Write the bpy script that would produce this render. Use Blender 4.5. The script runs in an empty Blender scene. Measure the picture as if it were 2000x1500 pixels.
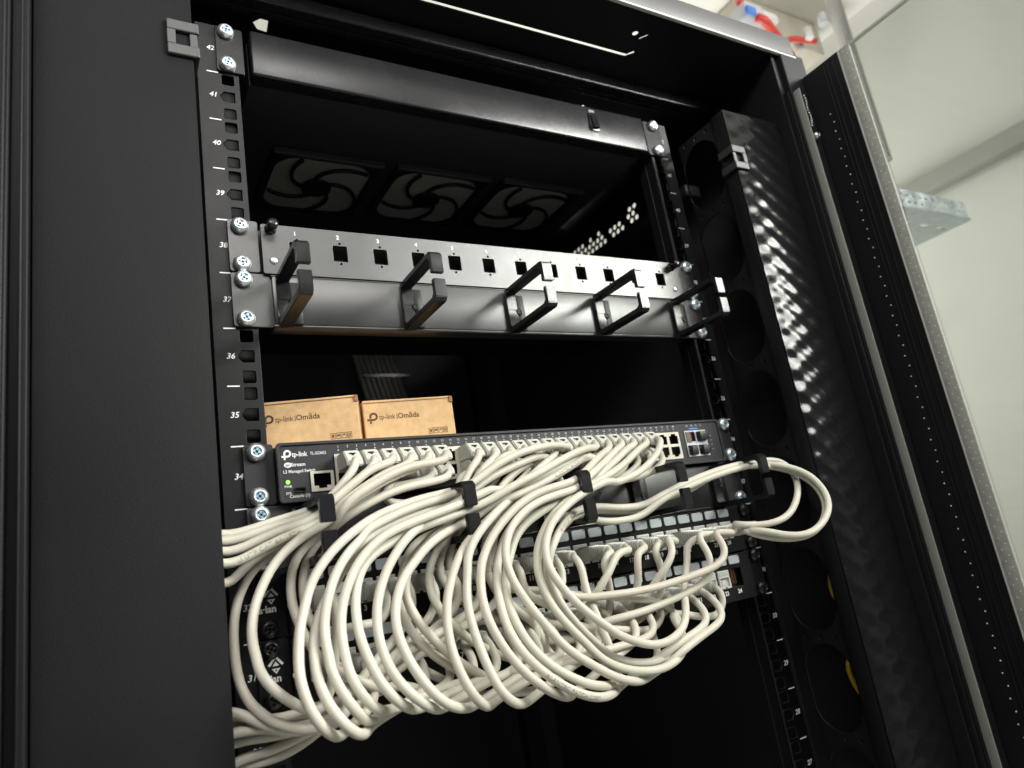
import bpy, bmesh, math, random
from mathutils import Vector, Matrix
random.seed(7)
S = bpy.context.scene
COL = S.collection
R = math.radians
PI = math.pi
U = 0.04445
HX = 0.2325                      # half distance of the 19 inch hole rows

# ------------------------------------------------------------------ materials
def new_mat(name):
    m = bpy.data.materials.new(name); m.use_nodes = True
    nt = m.node_tree
    return m, nt, nt.nodes['Principled BSDF']

def mat(name, col, rough=0.5, metal=0.0, bump=0.0, bscale=900.0, var=0.0, vscale=30.0, rvar=0.0, spec=0.5, coat=0.0, emis=None, estr=0.0, sss=0.0, trans=0.0):
    m, nt, b = new_mat(name)
    b.inputs['Base Color'].default_value = (*col, 1)
    b.inputs['Roughness'].default_value = rough
    b.inputs['Metallic'].default_value = metal
    b.inputs['Specular IOR Level'].default_value = spec
    b.inputs['Coat Weight'].default_value = coat
    b.inputs['Coat Roughness'].default_value = 0.12
    if sss:
        b.inputs['Subsurface Weight'].default_value = sss
        b.inputs['Subsurface Radius'].default_value = (0.004, 0.003, 0.002)
        b.inputs['Subsurface Scale'].default_value = 0.5
    if trans: b.inputs['Transmission Weight'].default_value = trans
    if emis:
        b.inputs['Emission Color'].default_value = (*emis, 1); b.inputs['Emission Strength'].default_value = estr
    tc = nt.nodes.new('ShaderNodeTexCoord')
    if bump:
        n = nt.nodes.new('ShaderNodeTexNoise'); n.inputs['Scale'].default_value = bscale; n.inputs['Detail'].default_value = 3
        bp = nt.nodes.new('ShaderNodeBump'); bp.inputs['Strength'].default_value = bump; bp.inputs['Distance'].default_value = 0.0004
        nt.links.new(tc.outputs['Object'], n.inputs['Vector']); nt.links.new(n.outputs['Fac'], bp.inputs['Height'])
        nt.links.new(bp.outputs['Normal'], b.inputs['Normal'])
    if var or rvar:
        n2 = nt.nodes.new('ShaderNodeTexNoise'); n2.inputs['Scale'].default_value = vscale; n2.inputs['Detail'].default_value = 5
        nt.links.new(tc.outputs['Object'], n2.inputs['Vector'])
        if var:
            mr = nt.nodes.new('ShaderNodeMapRange'); mr.inputs['From Min'].default_value = 0.3; mr.inputs['From Max'].default_value = 0.7
            mr.inputs['To Min'].default_value = 1 - var; mr.inputs['To Max'].default_value = 1 + var
            mx = nt.nodes.new('ShaderNodeMix'); mx.data_type = 'RGBA'; mx.blend_type = 'MULTIPLY'; mx.inputs[0].default_value = 1
            mx.inputs[6].default_value = (*col, 1)
            nt.links.new(n2.outputs['Fac'], mr.inputs['Value']); nt.links.new(mr.outputs['Result'], mx.inputs[7])
            nt.links.new(mx.outputs[2], b.inputs['Base Color'])
        if rvar:
            mr2 = nt.nodes.new('ShaderNodeMapRange'); mr2.inputs['From Min'].default_value = 0.3; mr2.inputs['From Max'].default_value = 0.7
            mr2.inputs['To Min'].default_value = rough - rvar; mr2.inputs['To Max'].default_value = rough + rvar
            nt.links.new(n2.outputs['Fac'], mr2.inputs['Value']); nt.links.new(mr2.outputs['Result'], b.inputs['Roughness'])
    return m

M = {}
M['rack'] = mat('black_powder_coat', (0.009, 0.009, 0.010), 0.40, bump=0.2, bscale=1400, rvar=0.06, vscale=14, spec=0.22)
M['cover'] = mat('matt_black_cover', (0.0085, 0.0085, 0.0095), 0.58, bump=0.45, bscale=1500, rvar=0.08, var=0.18, vscale=9, spec=0.10)
M['inner'] = mat('dark_cabinet_inside', (0.010, 0.010, 0.012), 0.5, bump=0.15, bscale=1200, spec=0.12)
M['cavity'] = mat('black_inside_paint', (0.030, 0.029, 0.034), 0.55, bump=0.15, bscale=1200, spec=0.25)
M['satin'] = mat('satin_black_panel', (0.012, 0.012, 0.0125), 0.37, bump=0.16, bscale=1700, rvar=0.03, vscale=25, var=0.12, spec=0.95)
M['tray'] = mat('fan_tray_paint', (0.011, 0.011, 0.012), 0.27, bump=0.15, bscale=1700, rvar=0.04, vscale=22, spec=0.30)
M['switch'] = mat('dark_grey_switch_paint', (0.022, 0.022, 0.025), 0.42, bump=0.3, bscale=1500, rvar=0.05, vscale=30, spec=0.3)
M['plastic'] = mat('black_plastic', (0.010, 0.010, 0.011), 0.22, bump=0.02, bscale=500, rvar=0.04, vscale=90, spec=0.36)
M['clip'] = mat('grey_black_plastic', (0.030, 0.030, 0.031), 0.45, bump=0.2, bscale=900)
M['zinc'] = mat('zinc_plated_steel', (0.66, 0.70, 0.72), 0.34, metal=0.85, bump=0.1, bscale=600, rvar=0.08, vscale=300)
M['zincblue'] = mat('blue_zinc_recess', (0.40, 0.58, 0.70), 0.35, metal=0.7)
M['blackscrew'] = mat('black_screw', (0.015, 0.015, 0.016), 0.3, metal=0.4, spec=0.6)
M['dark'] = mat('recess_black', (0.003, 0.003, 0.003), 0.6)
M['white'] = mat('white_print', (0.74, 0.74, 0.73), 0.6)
M['whitedim'] = mat('dull_white_print', (0.52, 0.53, 0.53), 0.6)  # duller tone of the white print, also used on the right rail
M['cage'] = mat('port_cage_metal', (0.50, 0.47, 0.40), 0.42, metal=0.35, bump=0.15, bscale=500, var=0.12, vscale=120)
M['gold'] = mat('gold_contacts', (0.45, 0.25, 0.10), 0.35, metal=0.9)
M['contact'] = mat('dim_brass_contacts', (0.10, 0.06, 0.03), 0.4, metal=0.5)
M['copper'] = mat('copper_orange', (0.20, 0.075, 0.03), 0.4, metal=0.3)
M['cable'] = mat('cream_cable_jacket', (0.545, 0.522, 0.455), 0.5, bump=0.06, bscale=500, var=0.05, vscale=60, sss=0.06, spec=0.4)
M['plug'] = mat('light_grey_plug', (0.52, 0.51, 0.46), 0.42, bump=0.05, bscale=300, var=0.04, vscale=90, spec=0.4)
M['plugclear'] = mat('translucent_grey_plug', (0.42, 0.415, 0.38), 0.32, var=0.15, vscale=150, spec=0.5)
M['jack'] = mat('white_keystone', (0.80, 0.79, 0.75), 0.4, bump=0.06, bscale=400)
M['label'] = mat('pale_blue_label_window', (0.62, 0.67, 0.70), 0.25, var=0.06, vscale=90, spec=0.6)
M['card'] = mat('brown_cardboard', (0.72, 0.465, 0.245), 0.85, bump=0.35, bscale=420, var=0.10, vscale=160, spec=0.2)
M['cardedge'] = mat('cardboard_edge', (0.36, 0.19, 0.08), 0.9, var=0.2, vscale=300)
M['ink'] = mat('dark_brown_ink', (0.10, 0.055, 0.025), 0.8)
M['cableink'] = mat('grey_cable_ink', (0.27, 0.25, 0.20), 0.7)
M['foam'] = mat('grey_fan_foam', (0.30, 0.29, 0.255), 0.95, bump=0.8, bscale=700, var=0.35, vscale=900, spec=0.1)
M['led'] = mat('green_led', (0.1, 0.6, 0.05), 0.3, emis=(0.35, 1.0, 0.12), estr=1.6)
M['blue'] = mat('blue_print', (0.02, 0.22, 0.62), 0.5, emis=None)
M['sealgrey'] = mat('grey_rubber_seal', (0.20, 0.20, 0.185), 0.6, bump=0.2, bscale=300)
M['circuit'] = mat('brown_circuit_board', (0.13, 0.075, 0.045), 0.5, var=0.5, vscale=900)
M['seal'] = mat('pale_grey_rubber_seal', (0.40, 0.40, 0.375), 0.6, bump=0.2, bscale=300)
M['fascia'] = mat('grey_roof_fascia', (0.032, 0.032, 0.034), 0.5, bump=0.2, bscale=1400, rvar=0.05, vscale=20)
M['greycable'] = mat('dark_grey_cable_jacket', (0.12, 0.115, 0.10), 0.6)
M['tape'] = mat('grey_foam_tape', (0.29, 0.29, 0.265), 0.7, bump=0.4, bscale=800, var=0.12, vscale=200)
M['dot'] = mat('pale_dot', (0.62, 0.62, 0.58), 0.6)
M['wall'] = mat('painted_wall', (0.665, 0.663, 0.617), 0.75, bump=0.3, bscale=60, var=0.03, vscale=3, spec=0.25)
M['ceil'] = mat('painted_ceiling', (0.80, 0.80, 0.74), 0.85, bump=0.3, bscale=40, var=0.06, vscale=6)
M['galv'] = mat('galvanised_steel', (0.52, 0.57, 0.60), 0.38, metal=0.85, bump=0.2, bscale=60, var=0.15, vscale=60, rvar=0.1)
M['conduit'] = mat('pale_grey_conduit', (0.50, 0.50, 0.47), 0.5)
M['red'] = mat('red_cable', (0.62, 0.06, 0.04), 0.45)
M['greybox'] = mat('pale_grey_box', (0.55, 0.57, 0.60), 0.5)
M['bluebit'] = mat('blue_connector', (0.08, 0.22, 0.65), 0.4)
M['yellow'] = mat('yellow_cable', (0.80, 0.50, 0.02), 0.45)
M['wallshade'] = mat('grey_green_wall_shade', (0.36, 0.365, 0.33), 0.8)  # darker tone painted for the shadow band on the wall
M['shelf'] = mat('pale_beam', (0.60, 0.57, 0.48), 0.8, var=0.1, vscale=9)

def vary_by_object(m):
    # every cable a shade of its own
    nt = m.node_tree; b = nt.nodes['Principled BSDF']; src = b.inputs['Base Color'].links[0].from_socket
    oi = nt.nodes.new('ShaderNodeObjectInfo'); cr = nt.nodes.new('ShaderNodeValToRGB'); mx = nt.nodes.new('ShaderNodeMix'); mx.data_type = 'RGBA'; mx.blend_type = 'MULTIPLY'; mx.inputs[0].default_value = 1
    e = cr.color_ramp.elements; e[0].color = (0.90, 0.86, 0.84, 1); e[1].color = (0.96, 0.98, 0.93, 1); k = e.new(.5); k.color = (1, .985, .98, 1)
    nt.links.new(oi.outputs['Random'], cr.inputs[0]); nt.links.new(src, mx.inputs[6]); nt.links.new(cr.outputs[0], mx.inputs[7]); nt.links.new(mx.outputs[2], b.inputs['Base Color'])
vary_by_object(M['cable'])
def glossy_mirrored_dots():
    # gloss black plate; made-up bumps imitate the mirrored dots of a door mesh
    m, nt, b = new_mat('glossy_mirrored_dots_black')
    b.inputs['Base Color'].default_value = (0.007, 0.007, 0.008, 1); b.inputs['Roughness'].default_value = 0.16
    b.inputs['Specular IOR Level'].default_value = 0.17
    tc = nt.nodes.new('ShaderNodeTexCoord'); sp = nt.nodes.new('ShaderNodeSeparateXYZ'); nt.links.new(tc.outputs['Object'], sp.inputs[0])
    def mth(op, a, bb=None):
        n = nt.nodes.new('ShaderNodeMath'); n.operation = op
        for i, v in enumerate((a, bb)):
            if v is None: continue
            if isinstance(v, (int, float)): n.inputs[i].default_value = v
            else: nt.links.new(v, n.inputs[i])
        return n.outputs[0]
    sk = mth('ADD', sp.outputs['Z'], mth('MULTIPLY', sp.outputs['X'], 0.10))
    h = mth('MULTIPLY', mth('SINE', mth('MULTIPLY', sp.outputs['X'], 2 * PI / 0.038)), mth('SINE', mth('MULTIPLY', sk, 2 * PI / 0.0230)))
    nz = nt.nodes.new('ShaderNodeTexNoise'); nz.inputs['Scale'].default_value = 30; nt.links.new(tc.outputs['Object'], nz.inputs['Vector'])
    h = mth('ADD', h, mth('MULTIPLY', nz.outputs['Fac'], .3))
    bp = nt.nodes.new('ShaderNodeBump'); bp.inputs['Strength'].default_value = 1.0; bp.inputs['Distance'].default_value = 0.00060
    nt.links.new(h, bp.inputs['Height']); nt.links.new(bp.outputs['Normal'], b.inputs['Normal'])
    return m
M['gloss'] = glossy_mirrored_dots()

def thin_glass():
    m = bpy.data.materials.new('thin_door_glass'); m.use_nodes = True; nt = m.node_tree; nt.nodes.clear()
    o = nt.nodes.new('ShaderNodeOutputMaterial'); mix = nt.nodes.new('ShaderNodeMixShader')
    t = nt.nodes.new('ShaderNodeBsdfTransparent'); t.inputs['Color'].default_value = (0.90, 0.92, 0.90, 1)
    g = nt.nodes.new('ShaderNodeBsdfGlossy'); g.inputs['Roughness'].default_value = 0.02
    f = nt.nodes.new('ShaderNodeFresnel'); f.inputs['IOR'].default_value = 1.35
    dm = nt.nodes.new('ShaderNodeMath'); dm.operation = 'MULTIPLY'; dm.inputs[1].default_value = .55
    nt.links.new(f.outputs[0], dm.inputs[0]); nt.links.new(dm.outputs[0], mix.inputs[0]); nt.links.new(t.outputs[0], mix.inputs[1]); nt.links.new(g.outputs[0], mix.inputs[2])
    nt.links.new(mix.outputs[0], o.inputs['Surface'])
    return m
M['glass'] = thin_glass()

# ------------------------------------------------------------------ object helpers
def link(o, parent=None):
    COL.objects.link(o)
    if parent: o.parent = parent
    return o

def thing(name, label, cat, loc=(0, 0, 0), group=None):
    o = bpy.data.objects.new(name, None); o.empty_display_size = 0.02; o.location = loc
    COL.objects.link(o); o['label'] = label; o['category'] = cat
    if group: o['group'] = group
    return o

def tag(o, label, cat, group=None):
    if o.type == 'MESH' and o.location.length < 1e-9:            # origin to the middle of its base
        xs = [v.co for v in o.data.vertices]
        c = Vector(((min(v.x for v in xs) + max(v.x for v in xs)) / 2, (min(v.y for v in xs) + max(v.y for v in xs)) / 2, min(v.z for v in xs)))
        o.data.transform(Matrix.Translation(-c)); o.location = c
    o['label'] = label; o['category'] = cat
    if group: o['group'] = group
    return o

def obj(name, bm, mats, parent=None, smooth=False, recalc=True):
    if recalc: bmesh.ops.recalc_face_normals(bm, faces=bm.faces)
    me = bpy.data.meshes.new(name); bm.to_mesh(me); bm.free()
    if not isinstance(mats, (list, tuple)): mats = [mats]
    for m in mats: me.materials.append(m)
    if smooth:
        for p in me.polygons: p.use_smooth = True
        if smooth != True: me.set_sharp_from_angle(angle=R(smooth))
    o = bpy.data.objects.new(name, me); COL.objects.link(o)
    if parent:
        o.parent = parent; o.matrix_parent_inverse = Matrix.Translation(-parent.location)   # geometry is given in world space
    return o

def box(bm, x0, x1, y0, y1, z0, z1, bev=0.0, mi=0, seg=2):
    r = bmesh.ops.create_cube(bm, size=1.0); vs = r['verts']
    for v in vs:
        v.co = Vector((x0 + (v.co.x + .5) * (x1 - x0), y0 + (v.co.y + .5) * (y1 - y0), z0 + (v.co.z + .5) * (z1 - z0)))
    fs = {f for v in vs for f in v.link_faces}
    for f in fs: f.material_index = mi
    if bev:
        es = {e for v in vs for e in v.link_edges}
        rb = bmesh.ops.bevel(bm, geom=list(es), offset=bev, segments=seg, affect='EDGES', profile=0.5)
        for f in rb['faces']: f.material_index = mi
    return vs

def bx(name, dims, m, parent=None, bev=0.0):
    bm = bmesh.new(); box(bm, *dims, bev=bev)
    return obj(name, bm, m, parent, smooth=40 if bev else False)

def rrect(cx, cy, w, h, r=0.001, n=4):
    p = []
    for (sx, sy, a0) in ((1, 1, 0), (-1, 1, 90), (-1, -1, 180), (1, -1, 270)):
        for i in range(n + 1):
            a = R(a0 + 90 * i / n)
            p.append((cx + sx * (w / 2 - r) + r * math.cos(a), cy + sy * (h / 2 - r) + r * math.sin(a)))
    return p

def circ(cx, cy, r, n=14, ry=None):
    return [(cx + r * math.cos(2 * PI * i / n), cy + (ry or r) * math.sin(2 * PI * i / n)) for i in range(n)]

MAPS = {'xz': lambda u, v, w, y: (u, y - w, v),      # faces the viewer (-y), w grows towards the viewer
        'yz': lambda u, v, w, x: (x - w, u, v),
        'xy': lambda u, v, w, z: (u, v, z + w)}

def plate_bm(outer, holes, thick, plane, at, bev=0.0, bm=None, mi=0):
    """flat plate with real holes; front face sits at `at` (towards -y / -x / +z)."""
    cu = bpy.data.curves.new('tmp', 'CURVE'); cu.dimensions = '2D'; cu.fill_mode = 'BOTH'
    cu.extrude = max(thick / 2 - bev, 0.00005); cu.bevel_depth = bev; cu.bevel_resolution = 1; cu.offset = -bev
    for pts in [outer] + list(holes):
        sp = cu.splines.new('POLY'); sp.points.add(len(pts) - 1); sp.use_cyclic_u = True
        for p, q in zip(sp.points, pts): p.co = (q[0], q[1], 0, 1)
    o = bpy.data.objects.new('tmp', cu); COL.objects.link(o)
    dg = bpy.context.evaluated_depsgraph_get()
    me = bpy.data.meshes.new_from_object(o.evaluated_get(dg))
    f = MAPS[plane]
    for v in me.vertices:
        v.co = Vector(f(v.co.x, v.co.y, v.co.z - thick / 2, at))
    if bm is None: bm = bmesh.new()
    n0 = len(bm.faces)
    bm.from_mesh(me); bm.faces.ensure_lookup_table()
    for fc in bm.faces[n0:]: fc.material_index = mi
    bpy.data.objects.remove(o); bpy.data.curves.remove(cu); bpy.data.meshes.remove(me)
    bmesh.ops.remove_doubles(bm, verts=bm.verts, dist=1e-6)
    return bm

def plate(name, outer, holes, thick, plane, at, m, parent=None, bev=0.0):
    return obj(name, plate_bm(outer, holes, thick, plane, at, bev), m, parent)

def text_mesh(s, size, shear=0.0, bold=0.0, align='CENTER', spacing=1.0, sx=1.0):
    cu = bpy.data.curves.new('t', 'FONT'); cu.body = s; cu.size = size; cu.align_x = align; cu.align_y = 'CENTER'
    cu.shear = shear; cu.offset = bold; cu.extrude = 0.00008; cu.space_character = spacing; cu.resolution_u = 3
    o = bpy.data.objects.new('t', cu); COL.objects.link(o)
    dg = bpy.context.evaluated_depsgraph_get(); me = bpy.data.meshes.new_from_object(o.evaluated_get(dg))
    bpy.data.objects.remove(o); bpy.data.curves.remove(cu)
    for v in me.vertices: v.co.x *= sx
    return me

def add_text(bm, s, size, x, z, y, **k):
    """lettering printed on a face looking to -y"""
    me = text_mesh(s, size, **k)
    for v in me.vertices: v.co = Vector((x + v.co.x, y - 0.0001 - v.co.z, z + v.co.y))
    bm.from_mesh(me); bpy.data.meshes.remove(me)

def tube(bm, pts, r, n=10, mi=0, cap=True, radii=None):
    """round tube along a polyline using parallel transport"""
    P = [Vector(p) for p in pts]; rings = []
    t0 = (P[1] - P[0]).normalized(); up = Vector((0, 0, 1)) if abs(t0.z) < .9 else Vector((1, 0, 0))
    nrm = t0.cross(up).normalized()
    for i, p in enumerate(P):
        t = (P[min(i + 1, len(P) - 1)] - P[max(i - 1, 0)]).normalized()
        nrm = (nrm - t * nrm.dot(t)).normalized(); b = t.cross(nrm)
        rr = radii[i] if radii else r
        rings.append([bm.verts.new(p + (nrm * math.cos(2 * PI * k / n) + b * math.sin(2 * PI * k / n)) * rr) for k in range(n)])
    for a, b in zip(rings, rings[1:]):
        for k in range(n):
            f = bm.faces.new((a[k], a[(k + 1) % n], b[(k + 1) % n], b[k])); f.material_index = mi; f.smooth = True
    if cap:
        f = bm.faces.new(rings[0][::-1]); f.material_index = mi; f = bm.faces.new(rings[-1]); f.material_index = mi

def spline(ctrl, step=0.0035):
    P = [Vector(c) for c in ctrl]
    P = [P[0] * 2 - P[1]] + P + [P[-1] * 2 - P[-2]]
    out = []
    for i in range(1, len(P) - 2):
        p0, p1, p2, p3 = P[i - 1:i + 3]
        n = max(2, int((p2 - p1).length / step))
        d = [max((b - a).length, 1e-6) ** .5 for a, b in ((p0, p1), (p1, p2), (p2, p3))]
        t1 = d[0]; t2 = t1 + d[1]; t3 = t2 + d[2]
        for k in range(n):
            t = t1 + (t2 - t1) * k / n
            a1 = p0 * ((t1 - t) / t1) + p1 * (t / t1)
            a2 = p1 * ((t2 - t) / (t2 - t1)) + p2 * ((t - t1) / (t2 - t1))
            a3 = p2 * ((t3 - t) / (t3 - t2)) + p3 * ((t - t2) / (t3 - t2))
            b1 = a1 * ((t2 - t) / t2) + a2 * (t / t2)
            b2 = a2 * ((t3 - t) / (t3 - t1)) + a3 * ((t - t1) / (t3 - t1))
            out.append(b1 * ((t2 - t) / (t2 - t1)) + b2 * ((t - t1) / (t2 - t1)))
    out.append(P[-2]); return out

def lathe(bm, prof, c, axis='y', n=24, mi=0):
    """profile (radius, height towards -y)"""
    rings = []
    for r, h in prof:
        rings.append([bm.verts.new((c[0] + r * math.cos(2 * PI * k / n), c[1] - h, c[2] + r * math.sin(2 * PI * k / n))) for k in range(n)])
    for a, b in zip(rings, rings[1:]):
        for k in range(n):
            f = bm.faces.new((a[k], a[(k + 1) % n], b[(k + 1) % n], b[k])); f.material_index = mi; f.smooth = True
    f = bm.faces.new(rings[-1]); f.material_index = mi
    return rings

def screw(parent, x, z, y, r=0.0067, m='zinc', rec='zincblue', name='screw', rot=None, h=0.0050):
    bm = bmesh.new()
    lathe(bm, [(r * .9, -0.001), (r, 0.0006), (r * .985, h * .38), (r * .86, h * .70), (r * .62, h * .90), (r * .48, h * .96), (r * .46, h * .80), (r * .34, h * .55)], (x, y, z))
    a0 = random.uniform(0, PI / 2) if rot is None else rot
    for a in (a0, a0 + PI / 2):                                 # cross recess
        c, s = math.cos(a), math.sin(a)
        l, w = r * .46, r * .13
        q = [bm.verts.new((x + c * i * l - s * j * w, y - h * .86, z + s * i * l + c * j * w)) for i, j in ((-1, -1), (1, -1), (1, 1), (-1, 1))]
        f = bm.faces.new(q); f.material_index = 1
        q2 = [bm.verts.new((v.co.x, y - h * .2, v.co.z)) for v in q]
        for k in range(4):
            f = bm.faces.new((q[k], q[(k + 1) % 4], q2[(k + 1) % 4], q2[k])); f.material_index = 1
        a0 += 0.0001
    return obj(name, bm, [M[m], M[rec]], parent)

def uz(n, h): return (n - 1) * U + {'b': 0.00635, 'm': 0.022225, 't': 0.0381, '0': 0.0}[h]
# ================================================================== THE CABINET
cab = thing('server_cabinet', 'tall black server cabinet with numbered rails and opened glass door, holding all the equipment', 'cabinet', (0, 0.3, 0))

def sgn_plate(name, s, outer, holes, *a, **k):
    return plate(name, [(s * u, v) for u, v in outer], [[(s * u, v) for u, v in h] for h in holes], *a, **k)

ZB, ZT = 1.02, 1.868
def rail(s):
    holes = []
    for n in range(25, 43):
        for h in 'bmt':
            z = uz(n, h); x = HX
            if h == 'm':                                        # the middle hole of each unit has its outer corner notched
                e = .0047
                holes.append([(x - e, z - e), (x + e - .001, z - e), (x + e + .0022, z - .001), (x + e + .0022, z + .001), (x + e - .001, z + e), (x - e, z + e)])
            else:
                holes.append(rrect(x, z, .0094, .0094, .0014, 3))
    o = sgn_plate('mounting_rail', s, [(.2236, ZB), (.2555, ZB), (.2555, ZT), (.2236, ZT)], holes, .002, 'xz', 0.0, M['rack'], cab, bev=.0003)
    bm = bmesh.new()                                            # inner return flange with its step
    box(bm, *sorted((s * .2236, s * .2256)), .0022, .0118, ZB, ZT)
    box(bm, *sorted((s * .2222, s * .2242)), .0118, .0235, ZB, ZT, bev=.0004)
    box(bm, *sorted((s * .2540, s * .2555)), .0022, .030, ZB, ZT)
    obj('rail_flange', bm, M['rack'], o)
    bx('rail_gap_filler', (*sorted((s * .2557, s * .2695)), .0300, .0315, ZB, ZT), M['inner'], o)
    for n in range(27, 43):
        z = uz(n, '0')
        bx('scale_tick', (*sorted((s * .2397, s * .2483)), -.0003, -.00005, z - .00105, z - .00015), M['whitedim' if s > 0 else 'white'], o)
    for n in range(27, 43):
        bm = bmesh.new(); add_text(bm, str(n), .0060 if s < 0 else .0062, s * .2446, uz(n, 'm'), -.0001, shear=.22, bold=.00006)
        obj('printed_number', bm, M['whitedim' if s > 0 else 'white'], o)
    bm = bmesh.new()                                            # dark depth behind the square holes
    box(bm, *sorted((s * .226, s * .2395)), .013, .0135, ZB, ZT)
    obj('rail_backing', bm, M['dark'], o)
    return o
rails = [rail(-1), rail(1)]

def cover(s):
    x0, x1 = .268, .3605
    m = M['cover'] if s < 0 else M['gloss']
    o = bx('cover_plate', (*sorted((s * x0, s * x1)), -.0735, -.0715, ZB - .1, 1.842), m, cab, bev=.0006)
    bx('cover_return_lip', (*sorted((s * x0, s * (x0 + .0016))), -.0712, -.0561, ZB - .1, 1.842), M['rack'], o, bev=.0004)
    # cable guide side with oval pass-throughs
    holes = []
    for k in range(-2, 7):
        zc = 1.24 + .0917 * k
        hh, ww = .0405, .027
        p = []
        for i in range(15): a = PI * i / 14; p.append((-.0257 + ww * math.cos(a), zc + (hh - ww) + ww * math.sin(a)))
        for i in range(15): a = PI + PI * i / 14; p.append((-.0257 + ww * math.cos(a), zc - (hh - ww) + ww * math.sin(a)))
        holes.append(p)
        for j in (-1, 0, 1): holes.append(circ(-.0257 + j * .0165, zc + .0459, .0021, 10))
    pl = plate('cable_guide_side', [(-.0556, ZB), (.001, ZB), (.001, 1.842), (-.0556, 1.842)], holes, .0016, 'yz', s * .2712, M['rack'], cab, bev=.0003)
    # snap-on clip hooked over the inner edge of the cover
    bm = bmesh.new(); zc = 1.7835
    if s > 0: zc = 1.782
    for a in (-1, 1):
        box(bm, *sorted((s * .2648, s * .2845)), -.0765, -.0737, zc + a * .0098 - .0042, zc + a * .0098 + .0042, bev=.0008)
        box(bm, *sorted((s * .2640, s * .2668)), -.0766, -.0555, zc + a * .0098 - .0042, zc + a * .0098 + .0042, bev=.0008)
    box(bm, *sorted((s * .2790, s * .2845)), -.0764, -.0738, zc - .0058, zc + .0058, bev=.0005)
    box(bm, *sorted((s * .2650, s * .2700)), -.0752, -.0738, zc - .0058, zc + .0058, bev=.0005)
    c = obj('edge_clip', bm, M['clip'], o)
    return o
covers = [cover(-1), cover(1)]

def post(s):
    bm = bmesh.new()
    box(bm, *sorted((s * .3615, s * .3705)), -.0865, .02, .9, 1.93, bev=.0008)
    box(bm, *sorted((s * .3705, s * .4120)), -.0935, .02, .9, 1.93, bev=.0012)
    if s < 0: box(bm, -.62, -.4122, -.0925, .02, .9, 1.95, bev=.001)  # dark block added beside the left post to keep that edge dark
    o = obj('frame_post', bm, M['inner'], cab)
    bx('door_seal', (*sorted((s * .3716, s * .3733)), -.1030, -.0938, .9, 1.872), M['sealgrey' if s > 0 else 'rack'], o, bev=.0008)  # left seal gets the black paint in place of its shade
    bx('seal_channel', (*sorted((s * .3640, s * .3650)), -.0935, -.0868, .9, 1.872), M['rack'], o, bev=.0003)
    return o
posts = [post(-1), post(1)]
# grounding screw and chain on the right post
bm = bmesh.new()
ch = [(.386 + .001 * math.sin(i * .9), -.0975, 1.868 - i * .0033) for i in range(13)]
for i, p in enumerate(ch): bmesh.ops.create_uvsphere(bm, u_segments=6, v_segments=4, radius=.0013, matrix=Matrix.Translation(p))
obj('bead_chain', bm, M['zinc'], posts[1], smooth=True)
screw(posts[1], .3895, 1.8165, -.0945, r=.0042, rot=.3)

# roof with its slots and holes; light from the ceiling comes through them
def slotline(pts, w):
    L, Rr = [], []
    for i, p in enumerate(pts):
        a = Vector(pts[max(i - 1, 0)]); b = Vector(pts[min(i + 1, len(pts) - 1)]); t = (b - a).normalized(); n = Vector((-t.y, t.x)) * w / 2
        L.append((p[0] + n.x, p[1] + n.y)); Rr.append((p[0] - n.x, p[1] - n.y))
    return L + Rr[::-1]
RH = [slotline([(-.30, -.0235), (.192, -.0262), (.1985, -.0335)], .0038), circ(.181, -.0575, .0034, 12), slotline([(.1905, -.0525), (.1965, -.0600)], .0024),
      circ(.1825, .0413, .0034, 12), slotline([(.1905, .0455), (.1965, .0375), (.2005, .0365)], .0027), circ(.1972, .0665, .0022, 8),
      circ(-.1734, .0396, .0036, 12), [(-.196, .0545), (-.1905, .0475), (-.183, .0480), (-.1815, .0640), (-.1905, .0625)]]
roof = plate('roof', [(-.398, -.0885), (.398, -.0885), (.398, .72), (-.398, .72)], RH, .0012, 'xy', 1.931, M['rack'], cab)
bx('roof_fascia', (-.3985, .3985, -.0925, -.0888, 1.9275, 1.9555), M['fascia'], roof, bev=.0008)
bx('roof_edge_strip', (-.3985, .3985, -.0945, -.0900, 1.9248, 1.9272), M['seal'], roof, bev=.0008)
bm = bmesh.new()
box(bm, -.36, .345, .0000, .012, 1.9055, 1.9205, bev=.0025, seg=3)
box(bm, -.36, .345, .0125, .020, 1.9050, 1.9110, bev=.001)
obj('top_beam', bm, M['tray'], cab)
bx('front_lintel', (-.3615, .3615, -.0855, -.0838, 1.8455, 1.930), M['rack'], cab) if False else None

# side walls, back wall; the right side wall has a vent band near the top
def vent(x, y0, y1, z0, z1):
    holes = []
    p = .0118; i = 0; y = y0 + .008
    while y < y1 - .006:
        if random.random() < .08: y += p; continue
        for j in range(3):
            if random.random() < (.08, .12, .6)[j]: continue
            yy = y + (p / 2 if j % 2 else 0)
            holes.append(circ(yy, z0 + .008 + j * .0098, .0041, 8))
        y += p; i += 1
    return plate('side_wall_vent', [(y0, z0), (y1, z0), (y1, z1), (y0, z1)], holes, .001, 'yz', x, M['cavity'])
wall_r = bmesh.new()
box(wall_r, .394, .3955, .022, .72, .6, 1.875); box(wall_r, .394, .3955, .022, .72, 1.9085, 1.930)
box(wall_r, .394, .3955, .42, .72, 1.875, 1.9085); box(wall_r, .394, .3955, .022, .165, 1.875, 1.9085)
sw = obj('side_wall', wall_r, M['cavity'], cab)
v = vent(.3955, .165, .42, 1.875, 1.9085); v.parent = sw
bx('side_wall', (-.3955, -.394, .022, .72, .6, 1.930), M['cavity'], cab)
bx('back_wall', (-.394, .394, .7, .7015, .6, 1.930), M['cavity'], cab)
bx('bottom_plate', (-.394, .394, -.07, .7, .6, .602), M['cavity'], cab)
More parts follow.
